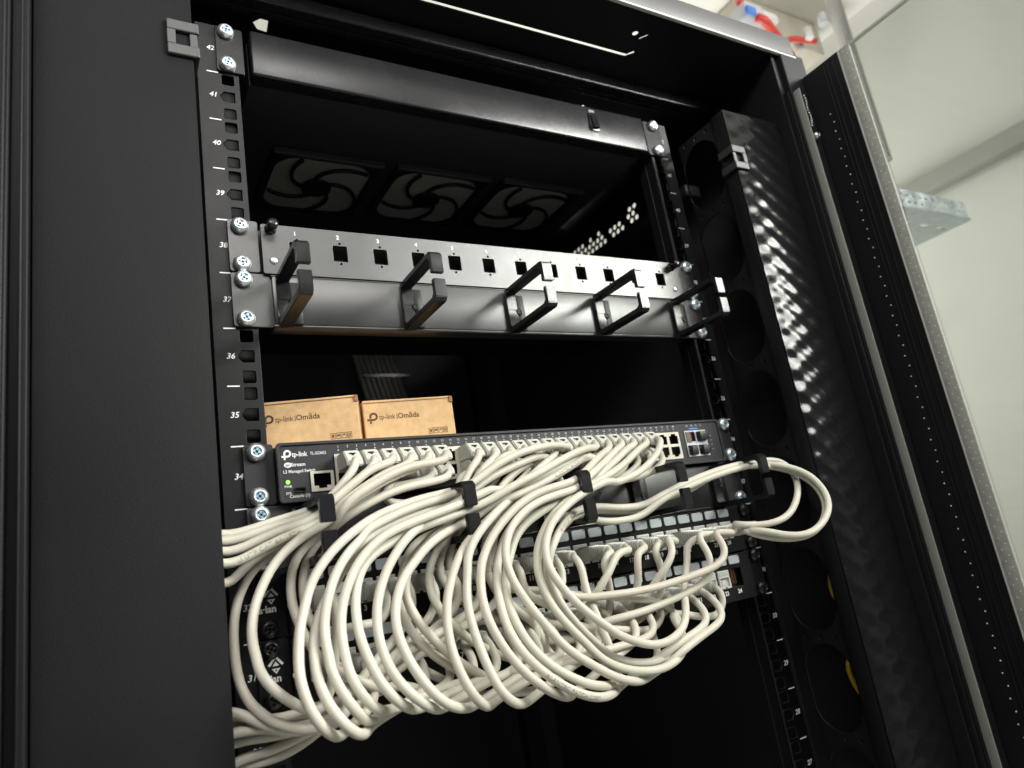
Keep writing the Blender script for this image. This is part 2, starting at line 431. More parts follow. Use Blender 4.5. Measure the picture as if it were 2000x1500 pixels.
def rear_rail(s):
    bm = bmesh.new(); box(bm, *sorted((s * .222, s * .262)), .52, .522, .7, 1.87)
    box(bm, *sorted((s * .222, s * .224)), .50, .5195, .7, 1.87)
    return obj('rear_rail', bm, M['rack'], cab)
rear_rail(1); rear_rail(-1)
bx('depth_strut', (.3, .325, .03, .60, 1.800, 1.8155), M['satin'], cab, bev=.002)

# opened glass door on the right, hinged on the post and standing at right angles to the rack
bm = bmesh.new()
box(bm, .3992, .4200, -.1412, -.0940, .9, 1.898, bev=.0008)
door = obj('glass_door', bm, M['rack'], cab)
bm = bmesh.new()
for i in range(75):
    bmesh.ops.create_uvsphere(bm, u_segments=6, v_segments=4, radius=.0008, matrix=Matrix.Translation((.3992, -.1135 - (.0016 if i % 2 else 0), 1.835 - i * .0112)))
obj('rivet_row', bm, M['greybox'], door, smooth=True)
for yy in (-.1215, -.1260, -.1335):
    bx('stile_ridge', (.3982, .3991, yy - .0006, yy + .0006, .9, 1.893), M['rack'], door, bev=.0003)
bx('bright_edge', (.3982, .3996, -.1432, -.1414, .9, 1.897), M['seal'], door, bev=.0004)
tp = bx('foam_tape', (.3984, .4010, -.1560, -.1434, .9, 1.897), M['tape'], door, bev=.0004)
bm = bmesh.new()
for i in range(90):
    for j in range(2):
        z = 1.892 - i * .0108 - (.0054 if j else 0)
        box(bm, .39815, .39838, -.1478 - j * .0045 - .0006, -.1478 - j * .0045 + .0006, z - .0005, z + .0005)
obj('tape_dots', bm, M['dot'], tp)
bx('glass_pane', (.4012, .4052, -.86, -.1562, .9, 1.896), M['glass'], door)
bx('glass_top_edge', (.4008, .4056, -.86, -.1562, 1.8961, 1.8985), M['seal'], door)

# ================================================================== ROOM
def struct(o): o['kind'] = 'structure'; return o
struct(bx('wall', (1.5, 1.55, -2.6, 2.4, 0, 2.7045), M['wall']))
struct(bx('ceiling', (-2.5, 1.55, -2.6, 2.4, 2.705, 2.75), M['ceil']))
struct(bx('floor', (-2.5, 1.55, -2.6, 2.4, -.05, 0.0), M['wall']))
struct(bx('back_wall', (-2.5, 1.5, 2.4, 2.45, 0, 2.7045), M['wall']))
# galvanised cable tray beyond the glass door
tray = thing('cable_tray', 'galvanised perforated cable tray beyond the glass door', 'cable tray', (1.0, .4, 1.93))
holes = [rrect(1.17 - .062 * i, .17 + .075 * j, .03, .009, .004, 4) for i in range(8) for j in range(6)]
plate('tray_floor', [(.66, .125), (1.2, .125), (1.2, .75), (.66, .75)], holes, .002, 'xy', 1.921, M['galv'], tray)
holes = [rrect(1.18 - .021 * i, 1.932 + .014 * j, .011, .0045, .002, 3) for i in range(24) for j in range(2)]
plate('tray_side', [(.66, 1.9215), (1.2, 1.9215), (1.2, 1.952), (1.19, 1.958), (.66, 1.958)], holes, .0016, 'xz', .1245, M['galv'], tray)
bx('tray_end', (1.2002, 1.2018, .125, .75, 1.919, 1.93), M['galv'], tray)
# added strip coloured as the soft shadow band on the wall behind the glass
tr = bx('wall_shadow_band', (1.460, 1.4995, -1.5, 1.6, 2.120, 2.168), M['wallshade'], None, bev=.004); tag(tr, 'level grey green strip painted as the shadow band on the wall behind the glass door', 'shadow band')
cd = bmesh.new(); tube(cd, spline([(1.32, .31, 2.702), (1.32, .315, 2.55), (1.325, .32, 2.30), (1.33, .33, 1.9)], .03), .016, 12)
cdo = obj('ribbed_conduit', cd, M['conduit'], None, smooth=60); tag(cdo, 'pale grey flexible conduit rising to the ceiling beside the red cables', 'conduit')
rb = bmesh.new()
for i in range(60):
    z = 2.69 - i * .0085; rings = lathe(rb, [(.0165, -.0015), (.0185, 0), (.0165, .0015)], (0, 0, 0), n=12)
    vs = [v for r in rings for v in r]
    for v in vs: v.co = Vector((1.3205 + v.co.x, .3105 + v.co.z, z + v.co.y))
obj('conduit_ribs', rb, M['conduit'], cdo)

bmm = bx('ceiling_beam', (1.10, 1.42, .42, .62, 2.60, 2.7046), M['shelf'], None, bev=.01); tag(bmm, 'plastered stub beam under the ceiling above the cabinet', 'beam')
jb = thing('junction_box', 'pale grey junction box with blue connector under the ceiling, red cables plugged in', 'junction box', (1.055, .375, 2.555))
bx('housing', (1.015, 1.085, .350, .400, 2.556, 2.600), M['greybox'], jb, bev=.008)
bx('connector', (1.005, 1.035, .338, .3495, 2.552, 2.572), M['bluebit'], jb, bev=.003)
bx('cable_gland', (1.0851, 1.15, .36, .385, 2.580, 2.605), M['white'], jb, bev=.006)
def redcable(pts, label, r=.0075):
    bm = bmesh.new(); tube(bm, spline(pts, .012), r, 10); o = obj('red_cable', bm, M['red']); tag(o, label, 'cable', 'red ceiling cables')
redcable([(1.045, .350, 2.556), (1.058, .342, 2.545), (1.0911, .3522, 2.540), (1.1617, .3791, 2.540), (1.24, .41, 2.535), (1.32, .45, 2.50), (1.36, .48, 2.35)], 'thick red cable slanting down from the junction box', .0105)
redcable([(1.03, .372, 2.602), (1.00, .355, 2.62), (.965, .345, 2.605), (.97, .335, 2.64), (.99, .33, 2.704)], 'red cable curling up above the junction box')
redcable([(1.04, .38, 2.602), (1.025, .36, 2.64), (1.01, .345, 2.704)], 'short red cable rising straight from the junction box to the ceiling')
redcable([(1.1934, .3912, 2.54), (1.168, .377, 2.541), (1.1806, .3598, 2.54), (1.2084, .3542, 2.54), (1.25, .345, 2.54)], 'thin red cable running sideways by the grey connectors')
for k, (x, y, z, dx, dz) in enumerate([(1.225, .374, 2.525, .0, .03), (1.218, .340, 2.535, .003, .03), (1.223, .300, 2.545, .002, .03)]):
    bm = bmesh.new(); tube(bm, [(x, y, z), (x + dx * .6, y, z + dz * .6), (x + dx, y, z + dz)], .011, 8)
    o = obj('cable_connector', bm, M[('conduit', 'white', 'greybox')[k]])
    tag(o, ('grey connector lowest of the three beside the red cable', 'white connector in the middle of the three by the red cable', 'grey connector highest of the three, beside the conduit')[k], 'connector', 'connectors under the ceiling')

# grey cable bundle hanging at the back of the cabinet
gb = thing('cable_bundle', 'dim bundle of grey cables hanging at the back above the cardboard boxes', 'cable bundle', (-.02, .55, 1.6))
for i in range(8):
    bm = bmesh.new(); x = .030 + i * .0082
    tube(bm, spline([(x + .0 - .012, .55, 1.93), (x, .55, 1.815), (x + .012 + .0006 * i, .548, 1.74), (x + .028 + .001 * i, .546, 1.66), (x + .05, .546, 1.56), (x + .07, .58, 1.50), (x + .10, .66, 1.47)], .02), .0041, 10)
    obj('strand', bm, M['greycable'], gb)
bx('cable_tie', (.045, .128, .541, .556, 1.728, 1.733), M['plastic'], gb)
bk = bx('back_bracket', (.385, .41, .5, .503, 1.752, 1.80), M['galv'], None) if False else None

# yellow cable behind the oval openings on the right
bm = bmesh.new(); tube(bm, spline([(.300, -.060, 1.42), (.3, -.052, 1.375), (.3, -.0345, 1.345), (.3, -.0300, 1.322), (.3, -.050, 1.295), (.3, -.050, 1.275), (.3, -.0265, 1.2563), (.3, -.0285, 1.2352), (.3, -.050, 1.205), (.3, -.06, 1.1)], .006), .0024, 8)
tag(obj('yellow_cable', bm, M['yellow']), 'yellow cable showing through the oval openings at the right', 'cable')

# ================================================================== 1U EQUIPMENT
def screws4(t, n, y=-.003, m='zinc', only=None):
    for s in (-1, 1):
        for h in 'bt':
            if only and (s, h) not in only: continue
            screw(t, s * HX, uz(n, h), y, m=m, rec='zincblue' if m == 'zinc' else 'dark')

def ear(t, n, s, m='satin', y=0.0, x0=.2188, x1=.2413, th=.0024):
    z0, z1 = uz(n, '0') + .0003, uz(n, '0') + U - .0006
    return plate('ear', rrect(s * (x0 + x1) / 2, (z0 + z1) / 2, x1 - x0, z1 - z0, .0022, 3), [], th, 'xz', y - th, M[m], t, bev=.0004)

# ---- fan tray in unit 42
ft = thing('fan_tray', 'black fan tray with on off switch in the topmost rack unit', 'fan tray', (0, .1, uz(42, '0')))
bm = bmesh.new(); box(bm, -.2135, .2165, -.0050, .010, 1.8232, 1.8672, bev=.0022, seg=3); obj('front_strip', bm, M['tray'], ft, smooth=40)
bx('tray_body', (-.2135, .2135, .0103, .30, 1.8236, 1.8655), M['cavity'], ft)
for s in (-1, 1):
    ear(ft, 42, s, 'tray', x0=.2190, x1=.2405 if s < 0 else .2440)
    bx('ear_flange', (*sorted((s * .2189, s * .2206)), .0003, .02, 1.8237, 1.8657), M['tray'], ft)
screws4(ft, 42)
sw_ = bx('rocker_switch', (.1372, .1488, -.0066, -.0049, 1.8360, 1.8570), M['plastic'], ft, bev=.0007)
bm = bmesh.new(); vs = box(bm, .1390, .1470, -.0105, -.0064, 1.8385, 1.8545, bev=.0006)
for v in bm.verts:
    if v.co.z > 1.846 and v.co.y < -.008: v.co.y += .0028
obj('rocker_button', bm, M['plastic'], sw_)
bm = bmesh.new(); add_text(bm, 'ON', .0046, .1430, 1.8612, -.0051); add_text(bm, 'OFF', .0046, .1430, 1.8315, -.0051)
obj('printed_marking', bm, M['whitedim'], ft)
def fan(xc, yc):
    z = 1.8228; w = .112
    fr = plate('fan_filter', rrect(xc, yc, w, w, .006), [rrect(xc, yc, .098, .098, .022, 6)], .003, 'xy', z, M['plastic'], ft, bev=.0004)
    plate('foam', rrect(xc, yc, .0985, .0985, .022, 6), [], .001, 'xy', z - .0002, M['foam'], fr)
    bm = bmesh.new(); box(bm, xc - .056, xc + .056, yc - .0605, yc - .0565, z - .0075, z, bev=.001)
    obj('filter_latch_bar', bm, M['clip'], fr)
    bm = bmesh.new()
    hub = circ(xc, yc, .0155, 24); plate_bm(hub, [], .003, 'xy', z - .0022, bm=bm)
    for k in range(5):
        a0 = 2 * PI * k / 5 + .5; pts = []
        for i in range(13):
            t = i / 12; r = .012 + t * .050; a = a0 + 1.45 * t
            pts.append((xc + r * math.cos(a), yc + r * math.sin(a)))
        q = [p for p in pts if abs(p[0] - xc) < .0505 and abs(p[1] - yc) < .0505]
        plate_bm(slotline(q, .0034), [], .0028, 'xy', z - .002, bm=bm)
    obj('guard_spokes', bm, M['plastic'], fr)
fan(-.122, .149); fan(.004, .146); fan(.130, .143)

# ---- adapter panel in unit 38
ap = thing('adapter_panel', 'satin black panel with twelve small square cut-outs numbered in white', 'panel', (0, .05, uz(38, '0')))
z0 = uz(38, '0')
XN = [-.1915 + .03451 * k for k in range(12)]
holes = []
for x in XN:
    holes.append(rrect(x + .001, z0 + .0200, .0118, .0136, .0007, 2)); holes += [circ(x + .0012, z0 + .0290, .0010, 8), circ(x + .0008, z0 + .0110, .0010, 8)]
plate('panel_face', rrect(0, z0 + .0196, .435, .0422, .0016, 3), holes, .003, 'xz', -.0055, M['satin'], ap, bev=.0003)
bx('panel_box', (-.217, .217, .006, .19, z0 + .0002, z0 + .0405), M['dark'], ap)
for s in (-1, 1): ear(ap, 38, s)
screws4(ap, 38)
bm = bmesh.new()
for k, x in enumerate(XN): add_text(bm, str(k + 1), .0050, x, z0 + .0342, -.0056, bold=.0001)
obj('printed_numbers', bm, M['white'], ap)
for x, z in ((-.2102, z0 + .0362), (.2075, z0 + .0352)):
    bm = bmesh.new(); lathe(bm, [(.0046, 0), (.0046, .0012), (.0024, .0016), (.0024, .004), (.0041, .0046), (.0044, .0105), (.0038, .0118), (.001, .012)], (x, -.0055, z))
    obj('plunger_latch', bm, M['plastic'], ap)
for x in (-.2093, .2066):
    bm = bmesh.new(); lathe(bm, [(.0030, 0), (.0030, .0005), (.0022, .0012), (.0005, .0014)], (x, -.0055, z0 + .0096)); obj('rivet', bm, M['zinc'], ap)

# ---- cable managers in units 37 and 33
def hook(t, x, zb, sk=0.0):
    """D-shaped plastic cable ring with its screwed foot; sk leans the ring sideways"""
    h0, h1 = zb - .0012, zb + .0398
    yb, yf = -.0072, -.0725; w = .0100; th = .0047
    def band(pts, name_bm):
        for (ya, za), (yb_, zb_) in zip(pts, pts[1:]): pass
    prof = [(yb, h0 + th), (yb, h1 - th)]
    bm = bmesh.new()
    def prism(poly):                                            # poly in (y,z), extruded in x
        a = [bm.verts.new((x - w / 2 + sk * (p[0] - yb), p[0], p[1])) for p in poly]; b = [bm.verts.new((x + w / 2 + sk * (p[0] - yb), p[0], p[1])) for p in poly]
        n = len(poly); fs = [bm.faces.new(a[::-1]), bm.faces.new(b)]
        for i in range(n): fs.append(bm.faces.new((a[i], a[(i + 1) % n], b[(i + 1) % n], b[i])))
    gap0, gap1 = zb + .0166, zb + .0218
    c = .005
    upper = [(yb, h1), (yf + c * .6, h1), (yf, h1 - c * .6), (yf, gap1), (yf + th * .9, gap1), (yf + th * .9, h1 - th - c * .5), (yf + th + c * .5, h1 - th), (yb - .002 - c * .2, h1 - th), (yb - .0025, h1 - th - .003), (yb - .0025, zb + .02), (yb, zb + .02)]
    lower = [(yb, zb + .0199), (yb - .0025, zb + .0199), (yb - .0025, h0 + th + .003), (yb - .004, h0 + th), (yf + th + c * .5, h0 + th), (yf + th * .9, h0 + th + c * .5), (yf + th * .9, gap0), (yf, gap0), (yf, h0 + c * .6), (yf + c * .6, h0), (yb, h0)]
    prism(upper); prism(lower)
    bmesh.ops.recalc_face_normals(bm, faces=bm.faces)
    bmesh.ops.bevel(bm, geom=[e for e in bm.edges if e.calc_face_angle(0) > .3], offset=.0005, segments=2, affect='EDGES')
    o = obj('cable_ring', bm, M['plastic'], t, smooth=35)
    ft_ = bx('ring_foot', (x + w / 2 + .0001, x + w / 2 + .0088, -.0078, -.0056, h0 + .0025, h1 - .004), M['rack'], o, bev=.0008)
    screw(o, x + .0062, zb + .0203 - .002, -.0080, r=.0034, m='blackscrew', rec='dark', h=.003, rot=.2)
    return o

def manager(n, label):
    z0 = uz(n, '0')
    t = thing('cable_manager', label, 'cable manager', (0, 0, z0), 'ring cable managers')
    bm = bmesh.new()
    box(bm, -.2120, .2120, -.0055, -.0030, z0 + .0012, z0 + .0412, bev=.0012)
    box(bm, -.2130, .2130, -.0052, .010, z0 - .0012, z0 + .0022, bev=.0016)
    box(bm, -.2130, .2130, -.0052, .010, z0 + .0404, z0 + .0426, bev=.0012)
    obj('panel_face', bm, M['satin'], t, smooth=40)
    for s in (-1, 1): ear(t, n, s, x0=.2080, x1=.2413)
    for x in (-.2050, -.1040, -.0030, .0970, .1985): hook(t, x, z0)
    return t
cm1 = manager(37, 'empty cable manager with five black rings just below the numbered cut-out panel'); screws4(cm1, 37)
cm2 = manager(33, 'cable manager with five black rings full of cream cables just below the network switch'); screws4(cm2, 33)

# ---- network switch in unit 34
nsw = thing('network_switch', 'dark grey 48 port network switch packed with cream plugs and a green power light', 'network switch', (0, .1, uz(34, '0')))
z0 = uz(34, '0'); YS = -.0100
bm = bmesh.new(); box(bm, -.2205, .2180, YS + .0126, .21, z0 - .0008, z0 + .0424, bev=.0022, seg=3)
body = obj('housing', bm, M['switch'], nsw, smooth=40)
PX0, PXP = -.1709, .01413
cut = [rrect(PX0 + 11.5 * PXP - .0008, z0 + .0188, 24 * PXP + .0015, .0266, .0006, 2), rrect(-.1893, z0 + .0130, .0172, .0150, .0005, 2), rrect(.1833, z0 + .0195, .0285, .0262, .0006, 2), rrect(-.2058, z0 + .0078, .0082, .0034, .001, 2)]
plate('front_bezel', rrect(-.00125, z0 + .0208, .4370, .0418, .0025, 4), cut, .0124, 'xz', YS, M['switch'], nsw, bev=.0005)
bm = plate_bm(rrect(-.00125, z0 + .0208, .4385, .0432, .003, 4), [rrect(-.00125, z0 + .0208, .4335, .0385, .0025, 4)], .0016, 'xz', YS - .0013, bev=.0005)
obj('bezel_rim', bm, M['switch'], nsw)
for s in (-1, 1): ear(nsw, 34, s, 'switch', x0=.2203 if s < 0 else .2185)
screws4(nsw, 34)
def rj(cx, cz, up, w=.0113, h=.0098):
    """RJ45 opening outline, latch slot up or down"""
    s = 1 if up else -1
    a, b, c = w / 2, h / 2, .0019
    p = [(-a, -b), (a, -b), (a, b - c), (.0030, b - c), (.0030, b), (-.0030, b), (-.0030, b - c), (-a, b - c)]
    return [(cx + x, cz + s * z) for x, z in p]
zr = (z0 + .0251, z0 + .0127)
holes = [rj(PX0 + k * PXP - .0008, zr[j], j == 0) for k in range(24) for j in (0, 1)]
pb = plate('port_block', rrect(PX0 + 11.5 * PXP - .0008, z0 + .0188, 24 * PXP + .0010, .0262, .0005, 2), holes, .0012, 'xz', YS - .0012, M['cage'], nsw)
bx('port_depth', (PX0 - .0075, PX0 + 23.5 * PXP, YS + .0120, YS + .0124, z0 + .006, z0 + .0315), M['dark'], pb)
cp = plate('console_port', rrect(-.1893, z0 + .0130, .0168, .0146, .0004, 2), [rj(-.1893, z0 + .0132, False, .0125, .0108)], .0012, 'xz', YS - .0011, M['cage'], nsw)
bx('port_depth', (-.1965, -.182, YS + .0120, YS + .0124, z0 + .006, z0 + .020), M['dark'], cp)
ub = plate('usb_port', rrect(-.2058, z0 + .0078, .0084, .0036, .001, 3), [rrect(-.2058, z0 + .0078, .0066, .0020, .0006, 2)], .001, 'xz', YS - .0006, M['plastic'], nsw, bev=.0002)
bx('port_depth', (-.2095, -.202, YS + .0016, YS + .0018, z0 + .006, z0 + .010), M['dark'], ub)
# the four module cages at the right
mg = plate('module_cage', rrect(.1833, z0 + .0195, .0281, .0258, .0005, 2), [rrect(.1763, z0 + .0262, .0128, .0098, .0004, 2), rrect(.1903, z0 + .0262, .0128, .0098, .0004, 2), rrect(.1763, z0 + .0128, .0128, .0098, .0004, 2), rrect(.1903, z0 + .0128, .0128, .0098, .0004, 2)], .0012, 'xz', YS - .001, M['greybox'], nsw)
bx('cage_depth', (.1695, .1972, YS + .0016, YS + .0018, z0 + .007, z0 + .032), M['dark'], mg)
bx('dust_cap', (.1845, .1962, YS - .006, YS - .0012, z0 + .0222, z0 + .0306), M['switch'], mg, bev=.0006)
bx('dust_cap', (.1715, .1795, YS - .005, YS - .0012, z0 + .0085, z0 + .0165), M['switch'], mg, bev=.0006)
bx('dust_cap', (.1868, .1962, YS - .005, YS - .0012, z0 + .0085, z0 + .0165), M['switch'], mg, bev=.0006)
bx('module_circuit', (.1702, .1760, YS - .0016, YS - .0011, z0 + .0205, z0 + .0312), M['circuit'], mg)
bx('grey_rib', (.1630, .1672, YS - .0022, YS - .0001, z0 + .0080, z0 + .0310), M['greybox'], nsw) if False else None
bm = bmesh.new()
for k in range(48):
    x = -.1755 + .00706 * k; add_text(bm, str(k + 1), .0026, x, z0 + .0374, YS - .0001)
    if k % 2 == 0 or k > 12: box(bm, x - .0005, x + .0005, YS - .0003, YS - .0001, z0 + .0345, z0 + .0352)
for k in range(4): add_text(bm, str(49 + k), .0026, .1745 + .0062 * k, z0 + .0374, YS - .0001)
for k in range(4): add_text(bm, 'x', .0026, .2035, z0 + .0265 - .0045 * k, YS - .0001)
obj('printed_port_numbers', bm, M['whitedim'], nsw)
bm = bmesh.new(); box(bm, .1765, .1885, YS - .0003, YS - .0001, z0 + .0336, z0 + .0350); obj('blue_marking', bm, M['blue'], nsw)
def pmark(bm, x, z, r, y):
    """round P emblem with a crossed foot"""
    n = 22
    def arc(rr): return [(x + rr * math.cos(q), z + r * .25 + rr * math.sin(q)) for q in [R(-90 + i * 270 / n) for i in range(n + 1)]]
    plate_bm(arc(r) + arc(r * .52)[::-1], [], .0001, 'xz', y - .0001, bm=bm)
    for x0, x1, z0_, z1_ in ((-1.55, 0, -.75, -.27), (-1.0, -.52, -1.38, -.84), (-1.0, -.52, -.18, .25)):
        plate_bm([(x + r * x0, z + r * z0_), (x + r * x1, z + r * z0_), (x + r * x1, z + r * z1_), (x + r * x0, z + r * z1_)], [], .0001, 'xz', y - .0001, bm=bm)
bm = bmesh.new()
pmark(bm, -.2125, z0 + .0338, .0027, YS)
add_text(bm, 'tp-link', .0050, -.2040, z0 + .0336, YS, bold=.00006, sx=.84)
add_text(bm, 'TL-SG3452', .0031, -.1905, z0 + .0336, YS, sx=.82)
add_text(bm, 'Stream', .0036, -.2055, z0 + .0262, YS, bold=.00004)
plate_bm(circ(-.2128, z0 + .0262, .0027, 20, .0019), [], .0001, 'xz', YS - .0001, bm=bm)
add_text(bm, 'L2 Managed Switch', .0031, -.2050, z0 + .0214, YS, bold=.00002, sx=.95)
add_text(bm, 'PWR', .0024, -.2137, z0 + .0108, YS); add_text(bm, 'SYS', .0024, -.2137, z0 + .0060, YS)
add_text(bm, 'Console (1)', .0030, -.2060, z0 + .0037, YS)
obj('printed_lettering', bm, M['white'], nsw)
bm = bmesh.new(); add_text(bm, 'Jet', .0028, -.2128, z0 + .0262, YS - .0002); obj('printed_oval_lettering', bm, M['switch'], nsw)
bm = bmesh.new(); lathe(bm, [(.0015, 0), (.0014, .0004), (.0006, .0007)], (-.2136, YS, z0 + .0140), n=12); obj('power_light', bm, M['led'], nsw)

# ---- patch panels in units 32 and 31
def jack_mesh():
    bm = bmesh.new()
    box(bm, -.0071, .0071, -.0010, .004, .0014, .0088, bev=.0004)              # ribbed upper block
    for i in range(9): box(bm, -.0062 + i * .0014, -.0054 + i * .0014, -.0014, -.0009, .0036, .0076)
    box(bm, -.0071, -.0056, -.0012, .004, -.0088, .0013, bev=.0003); box(bm, .0056, .0071, -.0012, .004, -.0088, .0013, bev=.0003)
    box(bm, -.0055, .0055, -.0012, .004, -.0088, -.0070, bev=.0003)
    box(bm, -.0054, .0054, .0008, .0030, -.0069, .0012)                        # shutter
    box(bm, -.0030, .0030, .0000, .0009, -.0055, -.0010, bev=.0003)
    box(bm, -.0012, .0012, -.0014, -.0010, -.0084, -.0074, mi=1)
    box(bm, -.0054, .0054, -.0008, .0010, .0008, .0013, mi=1)
    for v in bm.verts: v.co.z *= .94
    bmesh.ops.recalc_face_normals(bm, faces=bm.faces)
    me = bpy.data.meshes.new('jack'); bm.to_mesh(me); bm.free(); me.materials.append(M['jack']); me.materials.append(M['dark']); return me
JM = jack_mesh()
def label_mesh():
    bm = plate_bm(rrect(0, 0, .0138, .0077, .0017, 4), [], .0012, 'xz', -.0012, bev=.0003)
    lathe(bm, [(.0006, 0), (.0006, .0001)], (.0052, -.0012, .0029), n=8, mi=1)
    bmesh.ops.recalc_face_normals(bm, faces=bm.faces)
    me = bpy.data.meshes.new('label_window'); bm.to_mesh(me); bm.free(); me.materials.append(M['label']); me.materials.append(M['dark']); return me
LM = label_mesh()
XJ = [.1975 - .01735 * (24 - k) for k in range(1, 25)]
YP = -.0085
def child(name, me, loc, parent):
    o = bpy.data.objects.new(name, me); o.location = loc; COL.objects.link(o); o.parent = parent; o.matrix_parent_inverse = Matrix.Translation(-parent.location); return o
def patch_panel(n, label, zl, zj, zn):
    z0 = uz(n, '0')
    t = thing('rack_patch_panel', label, 'patch panel', (0, .02, z0), 'patch panels')
    holes = [rrect(x, zj, .0146, .0170, .0004, 2) for x in XJ]
    plate('panel_face', rrect(0, z0 + .0216, .4385, .0430, .0018, 3), holes, .002, 'xz', YP, M['satin'] if False else M['rack'], t, bev=.0005)
    bx('panel_back', (-.2185, .2185, -.0015, .05, z0 + .001, z0 + .042), M['dark'], t)
    for s in (-1, 1): ear(t, n, s, 'rack', x0=.2196)
    screws4(t, n, m='blackscrew')
    for i, x in enumerate(XJ):
        child('label_window', LM, (x, YP - .0001, zl), t)
        if not (n == 31 and i == 23): child('jack', JM, (x, YP, zj), t)
    bm = bmesh.new()
    for i, x in enumerate(XJ): add_text(bm, str(i + 1), .0053, x, zn, YP, bold=.00018)
    obj('printed_numbers', bm, M['white'], t)
    bm = bmesh.new(); xl, zt = -.2295, z0 + .0270                              # emblem and lettering on the left ear
    ye = -.0025
    for sg in (1, -1):
        if sg > 0:
            plate_bm([(xl - .0052, zt + .0010), (xl, zt + .0072), (xl + .0052, zt + .0010), (xl + .0038, zt + .0002), (xl, zt + .0048), (xl - .0038, zt + .0002)], [], .0001, 'xz', ye - .0001, bm=bm)
            plate_bm([(xl - .0022, zt + .0002), (xl, zt + .0030), (xl + .0022, zt + .0002)], [], .0001, 'xz', ye - .0001, bm=bm)
        else:
            plate_bm([(xl - .0028, zt - .0014), (xl, zt - .0048), (xl + .0028, zt - .0014)], [circ(xl, zt - .0026, .0006, 8)], .0001, 'xz', ye - .0001, bm=bm)
    add_text(bm, 'a\u00b7lan', .0064, xl - .0028, z0 + .0192, ye, bold=.00022, sx=1.0); add_text(bm, 'tec', .0048, xl + .0120, z0 + .0196, YP, bold=.00014)
    obj('printed_emblem', bm, M['white'], t)
    return t
pp1 = patch_panel(32, 'upper of two black patch panels, cream plugs in its right hand ports', 1.4157, 1.3992, 1.3872)
pp2 = patch_panel(31, 'lower of two black patch panels, white ports 21 to 23 free at its right end', 1.3712, 1.3548, 1.3418)
bm = bmesh.new()
for i in (2, 3, 5): box(bm, XJ[23] - .0050 + i * .0014, XJ[23] - .0042 + i * .0014, -.004, -.003, 1.349, 1.365)
obj('bare_wires', bm, M['copper'], pp2)

# ---- two small cardboard boxes standing on the switch
def carton(x, y, w, d, h, rz, label):
    zb = uz(34, '0') + .0426
    t = thing('cardboard_box', label, 'box', (x, y, zb), 'cardboard boxes on the switch')
    rot = Matrix.Translation((x, y, zb)) @ Matrix.Rotation(R(rz), 4, 'Z')
    def put(name, bm, m):
        o = obj(name, bm, m, t); o.data.transform(rot); return o
    bm = bmesh.new(); box(bm, -w, 0, 0, d, 0, h, bev=.0011, seg=2)
    for v in bm.verts:                                                         # slight sag of the board
        v.co.z += .0006 * math.sin(v.co.x * 70) * (1 if v.co.z > h / 2 else 0)
    put('carton', bm, M['card'])
    bm = bmesh.new(); box(bm, -w + .001, -.0010, -.00055, -.0001, h - .0022, h - .0017); box(bm, -.0030, .0002, -.0011, .0005, h - .006, h - .0006, bev=.0004)
    box(bm, .0003, .0012, .006, d - .006, .004, h - .004)
    put('flap_edge', bm, M['cardedge'])
    bm = bmesh.new()
    pmark(bm, -w + .0085, h - .0150, .0036, 0)
    add_text(bm, 'tp-link', .0064, -w + .0200, h - .0150, 0, sx=.84); add_text(bm, '|', .0056, -w + .0285, h - .0148, 0); add_text(bm, 'Om\u0101da', .0066, -w + .0385, h - .0150, 0, sx=.92, bold=.00006)
    for k in range(4):
        x0 = -.0225 + k * .0044; zc = .0130
        plate_bm(rrect(x0, zc, .0038, .0050, .0002, 1), [rrect(x0, zc, .0030, .0042, .0002, 1)], .0001, 'xz', -.0001, bm=bm)
        if k == 0: plate_bm([(x0 - .001, zc + .0012), (x0 + .001, zc + .0012), (x0 + .0006, zc - .0014), (x0 - .0006, zc - .0014)], [], .0001, 'xz', -.0001, bm=bm)
        elif k == 1: box(bm, x0 - .0011, x0 + .0011, -.0002, -.0001, zc - .0004, zc + .0010)
        elif k == 2: plate_bm([(x0 - .0013, zc), (x0, zc + .0016), (x0 + .0013, zc)], [], .0001, 'xz', -.0001, bm=bm)
        else:
            for q in (-.0006, .0006): box(bm, x0 + q - .0003, x0 + q + .0003, -.0002, -.0001, zc - .0015, zc + .0015)
    put('printed_lettering', bm, M['ink'])
carton(-.1428, .030, .0790, .11, .0462, -16, 'left cardboard box on the switch, its corner dented beside the other box')
carton(-.0572, .030, .0790, .11, .0432, -9, 'right cardboard box on the switch, smooth corner towards the empty shelf space')
